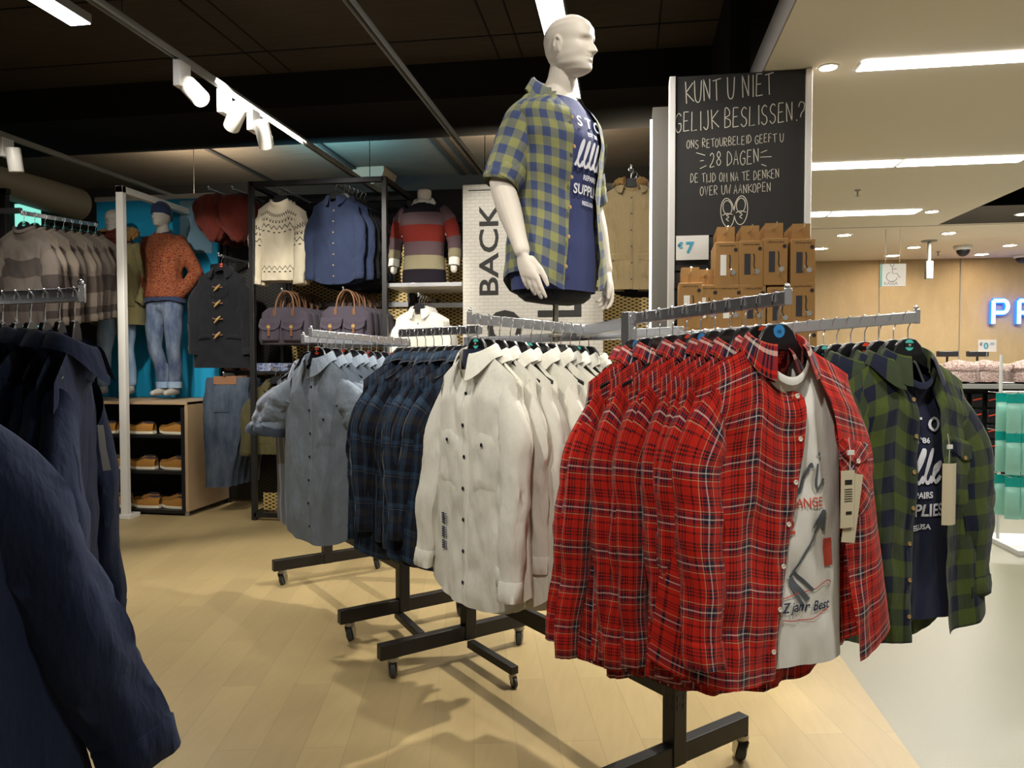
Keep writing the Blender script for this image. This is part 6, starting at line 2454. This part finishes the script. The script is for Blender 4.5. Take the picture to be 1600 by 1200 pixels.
def make_pack():
    t = thing('black_pack', 'spare', 'packet')
    MB().box((0, 0, -.085), (.115, .05, .15)).build('pack', M['black'], t, 30, bevel=.008)
    MB().ribbon([(-.045, -.085), (.045, -.062)], .012, -.027).build('orange_mark', M['red_dot'], t, 0)
    return t


bpk = make_pack()
PROTO.append(bpk)
for r in range(6):
    for k in range(6):
        dup(bpk, (cx + .12 + k * .16, 8.62 + .13, ctop - .10 - r * .17), 0, f'black packet with orange mark, {ORD[k]} from left in counter row {ORD[r]} from top', 'black packets on the till counter')


def make_bowl(s):
    t = thing('glass_bowl', 'spare', 'bowl')
    R = .27 * s
    prof = [(R * .35, 0), (R * .62, .03 * s), (R * .88, .10 * s), (R, .20 * s), (R * 1.02, .205 * s), (R * .985, .20 * s), (R * .86, .105 * s), (R * .6, .038 * s), (R * .3, .010 * s)]
    MB().lathe(prof, 40).build('bowl', M['glass'], t, 60)
    mb = MB()
    rings = []
    for i in range(16):
        q = i / 15
        rr = R * .93 * cos(q * pi / 2) ** .6
        zz = .10 * s + .16 * s * q if q > 0 else .02
        rings.append([(rr * (1 + .09 * noise.noise(Vector((cos(f) * 4, sin(f) * 4, q * 5)))) * cos(f), rr * sin(f), zz + .02 * noise.noise(Vector((cos(f) * 5, sin(f) * 5, q * 6)))) for f in [2 * pi * j / 40 for j in range(40)]])
    mb.loft([[(x * .55, y * .55, .02 * s) for x, y, z in rings[0]]] + rings)
    tag(mb.build('trinkets', M['sweets'], t, 60), kind='stuff')
    return t


bw = make_bowl(1.)
PROTO.append(bw)
for px, lb in ((1497, 'glass bowl of wrapped trinkets half hidden by the green checked shirt'), (1540, 'glass bowl of wrapped trinkets in full view on the till counter'), (1604, 'glass bowl of wrapped trinkets cut by the right edge')):
    p = PY(px, 590, 8.95)
    dup(bw, (p.x, 8.95, ctop - .004), .3, lb, 'glass bowls on the counter')
a, b = PY(1528, 549, 9.25), PY(1557, 530, 9.25)
t = thing('price_card', 'white price card reading 0.80 euros standing behind the glass bowls', 'price card', ((a.x + b.x) / 2, 9.25, ctop - .005))
cw4, ch4 = b.x - a.x, b.z - a.z
zc = (a.z + b.z) / 2 - ctop
MB().box((0, 0, zc), (cw4, .006, ch4)).build('card', M['card'], t, 0)
MB().tube([(0, .005, 0), (0, .005, zc)], .006, 8).build('stand', M['greymetal'], t, 60)
text_obj('lettering', '€', ch4 * .4, M['print_n'], t, (-cw4 * .42, -.004, zc - ch4 * .02))
text_obj('lettering', '0', ch4 * .72, M['cyan'], t, (-cw4 * .20, -.004, zc - ch4 * .26), bold=.003)
text_obj('lettering', '.80', ch4 * .3, M['cyan'], t, (cw4 * .12, -.004, zc + ch4 * .05))
for px, lb in ((1480, 'dark card reader on the till desk, left of the price card'), (1527, 'dark card reader on the till desk behind the middle glass bowl')):
    a = PY(px, 553, 11.2)
    t = thing('card_reader', lb, 'card reader', (a.x, 11.2, a.z - .14))
    MB().tube([(0, 0, 0), (0, 0, .12)], .015, 10).build('stand', M['black'], t, 60)
    MB().box((0, 0, .14), (.26, .10, .08)).build('screen', M['black'], t, 30, bevel=.01)
dz = PY(1480, 553, 11.2).z - .14
t = thing('till_desk', 'pale till desk in front of the wood wall', 'desk', (5.6, 11.3, 0))
MB().box((0, 0, dz - .02), (5.6, .8, .04)).build('worktop', M['wood'], t, 30, bevel=.004)
MB().box((0, 0, (dz - .04) / 2), (5.4, .7, dz - .04)).build('front', M['white_ceiling'], t, 0)


# turquoise packets on a stand cut by the right edge
def make_sachet():
    t = thing('mint_sachet', 'spare', 'packet')
    mb = MB()
    rings = []
    for i in range(13):
        q = i / 12
        th = .004 + .022 * sin(pi * min(1, q * 1.15)) ** .7 * (q > .12)
        rings.append([(.048 * math.copysign(abs(cos(f)) ** .5, cos(f)) * (1 + .03 * noise.noise(Vector((q * 9, f, 2)))), th * sin(f), -.05 - .26 * q) for f in [2 * pi * j / 20 for j in range(20)]])
    mb.loft(rings)
    mb.build('pouch', M['mint'], t, 60)
    MB().box((0, 0, -.035), (.096, .008, .07)).build('header', M['teal'], t, 30, bevel=.001)
    return t


sa = make_sachet()
PROTO.append(sa)
SY = 5.9
x0 = PY(1584, 700, SY).x
st = thing('sachet_stand', 'white wire stand with mint coloured sachets cut by the right edge', 'display stand', (x0 + .47, SY + .35, 0))
MB().box((0, 0, .02), (.8, .6, .04)).build('base', M['whitemetal'], st, 30, bevel=.004)
for s in (-.36, .36):
    MB().tube([(s, .1, .03), (s, .1, 1.5)], .012, 10).build('upright', M['whitemetal'], st, 60)
for r, py in enumerate((616, 678, 748)):
    zr = PY(1585, py, SY).z
    MB().tube([(-.37, .1, zr), (.37, .1, zr)], .008, 8).build('cross_bar', M['whitemetal'], st, 60)
    for k in range(4):
        for i in range(2):
            dup(sa, (x0 + .02 + k * .105, SY + .05 + i * .16, zr), radians(-12 + 6 * k), f'mint sachet with turquoise header, {ORD[k]} from left, {["top", "middle", "bottom"][r]} row, {["front", "rear"][i]} layer', 'mint sachets on the stand')
        MB().tube([(x0 - st.location.x + .02 + k * .105, .1, zr), (x0 - st.location.x + .02 + k * .105, -.33, zr), (x0 - st.location.x + .02 + k * .105, -.35, zr + .015)], .003, 6).build('hook', M['chrome'], st, 60)

# the pattern pieces that were only copied from are not part of the shop
def drop(o):
    for ch in list(o.children):
        drop(ch)
    bpy.data.objects.remove(o)


for o in PROTO:
    drop(o)
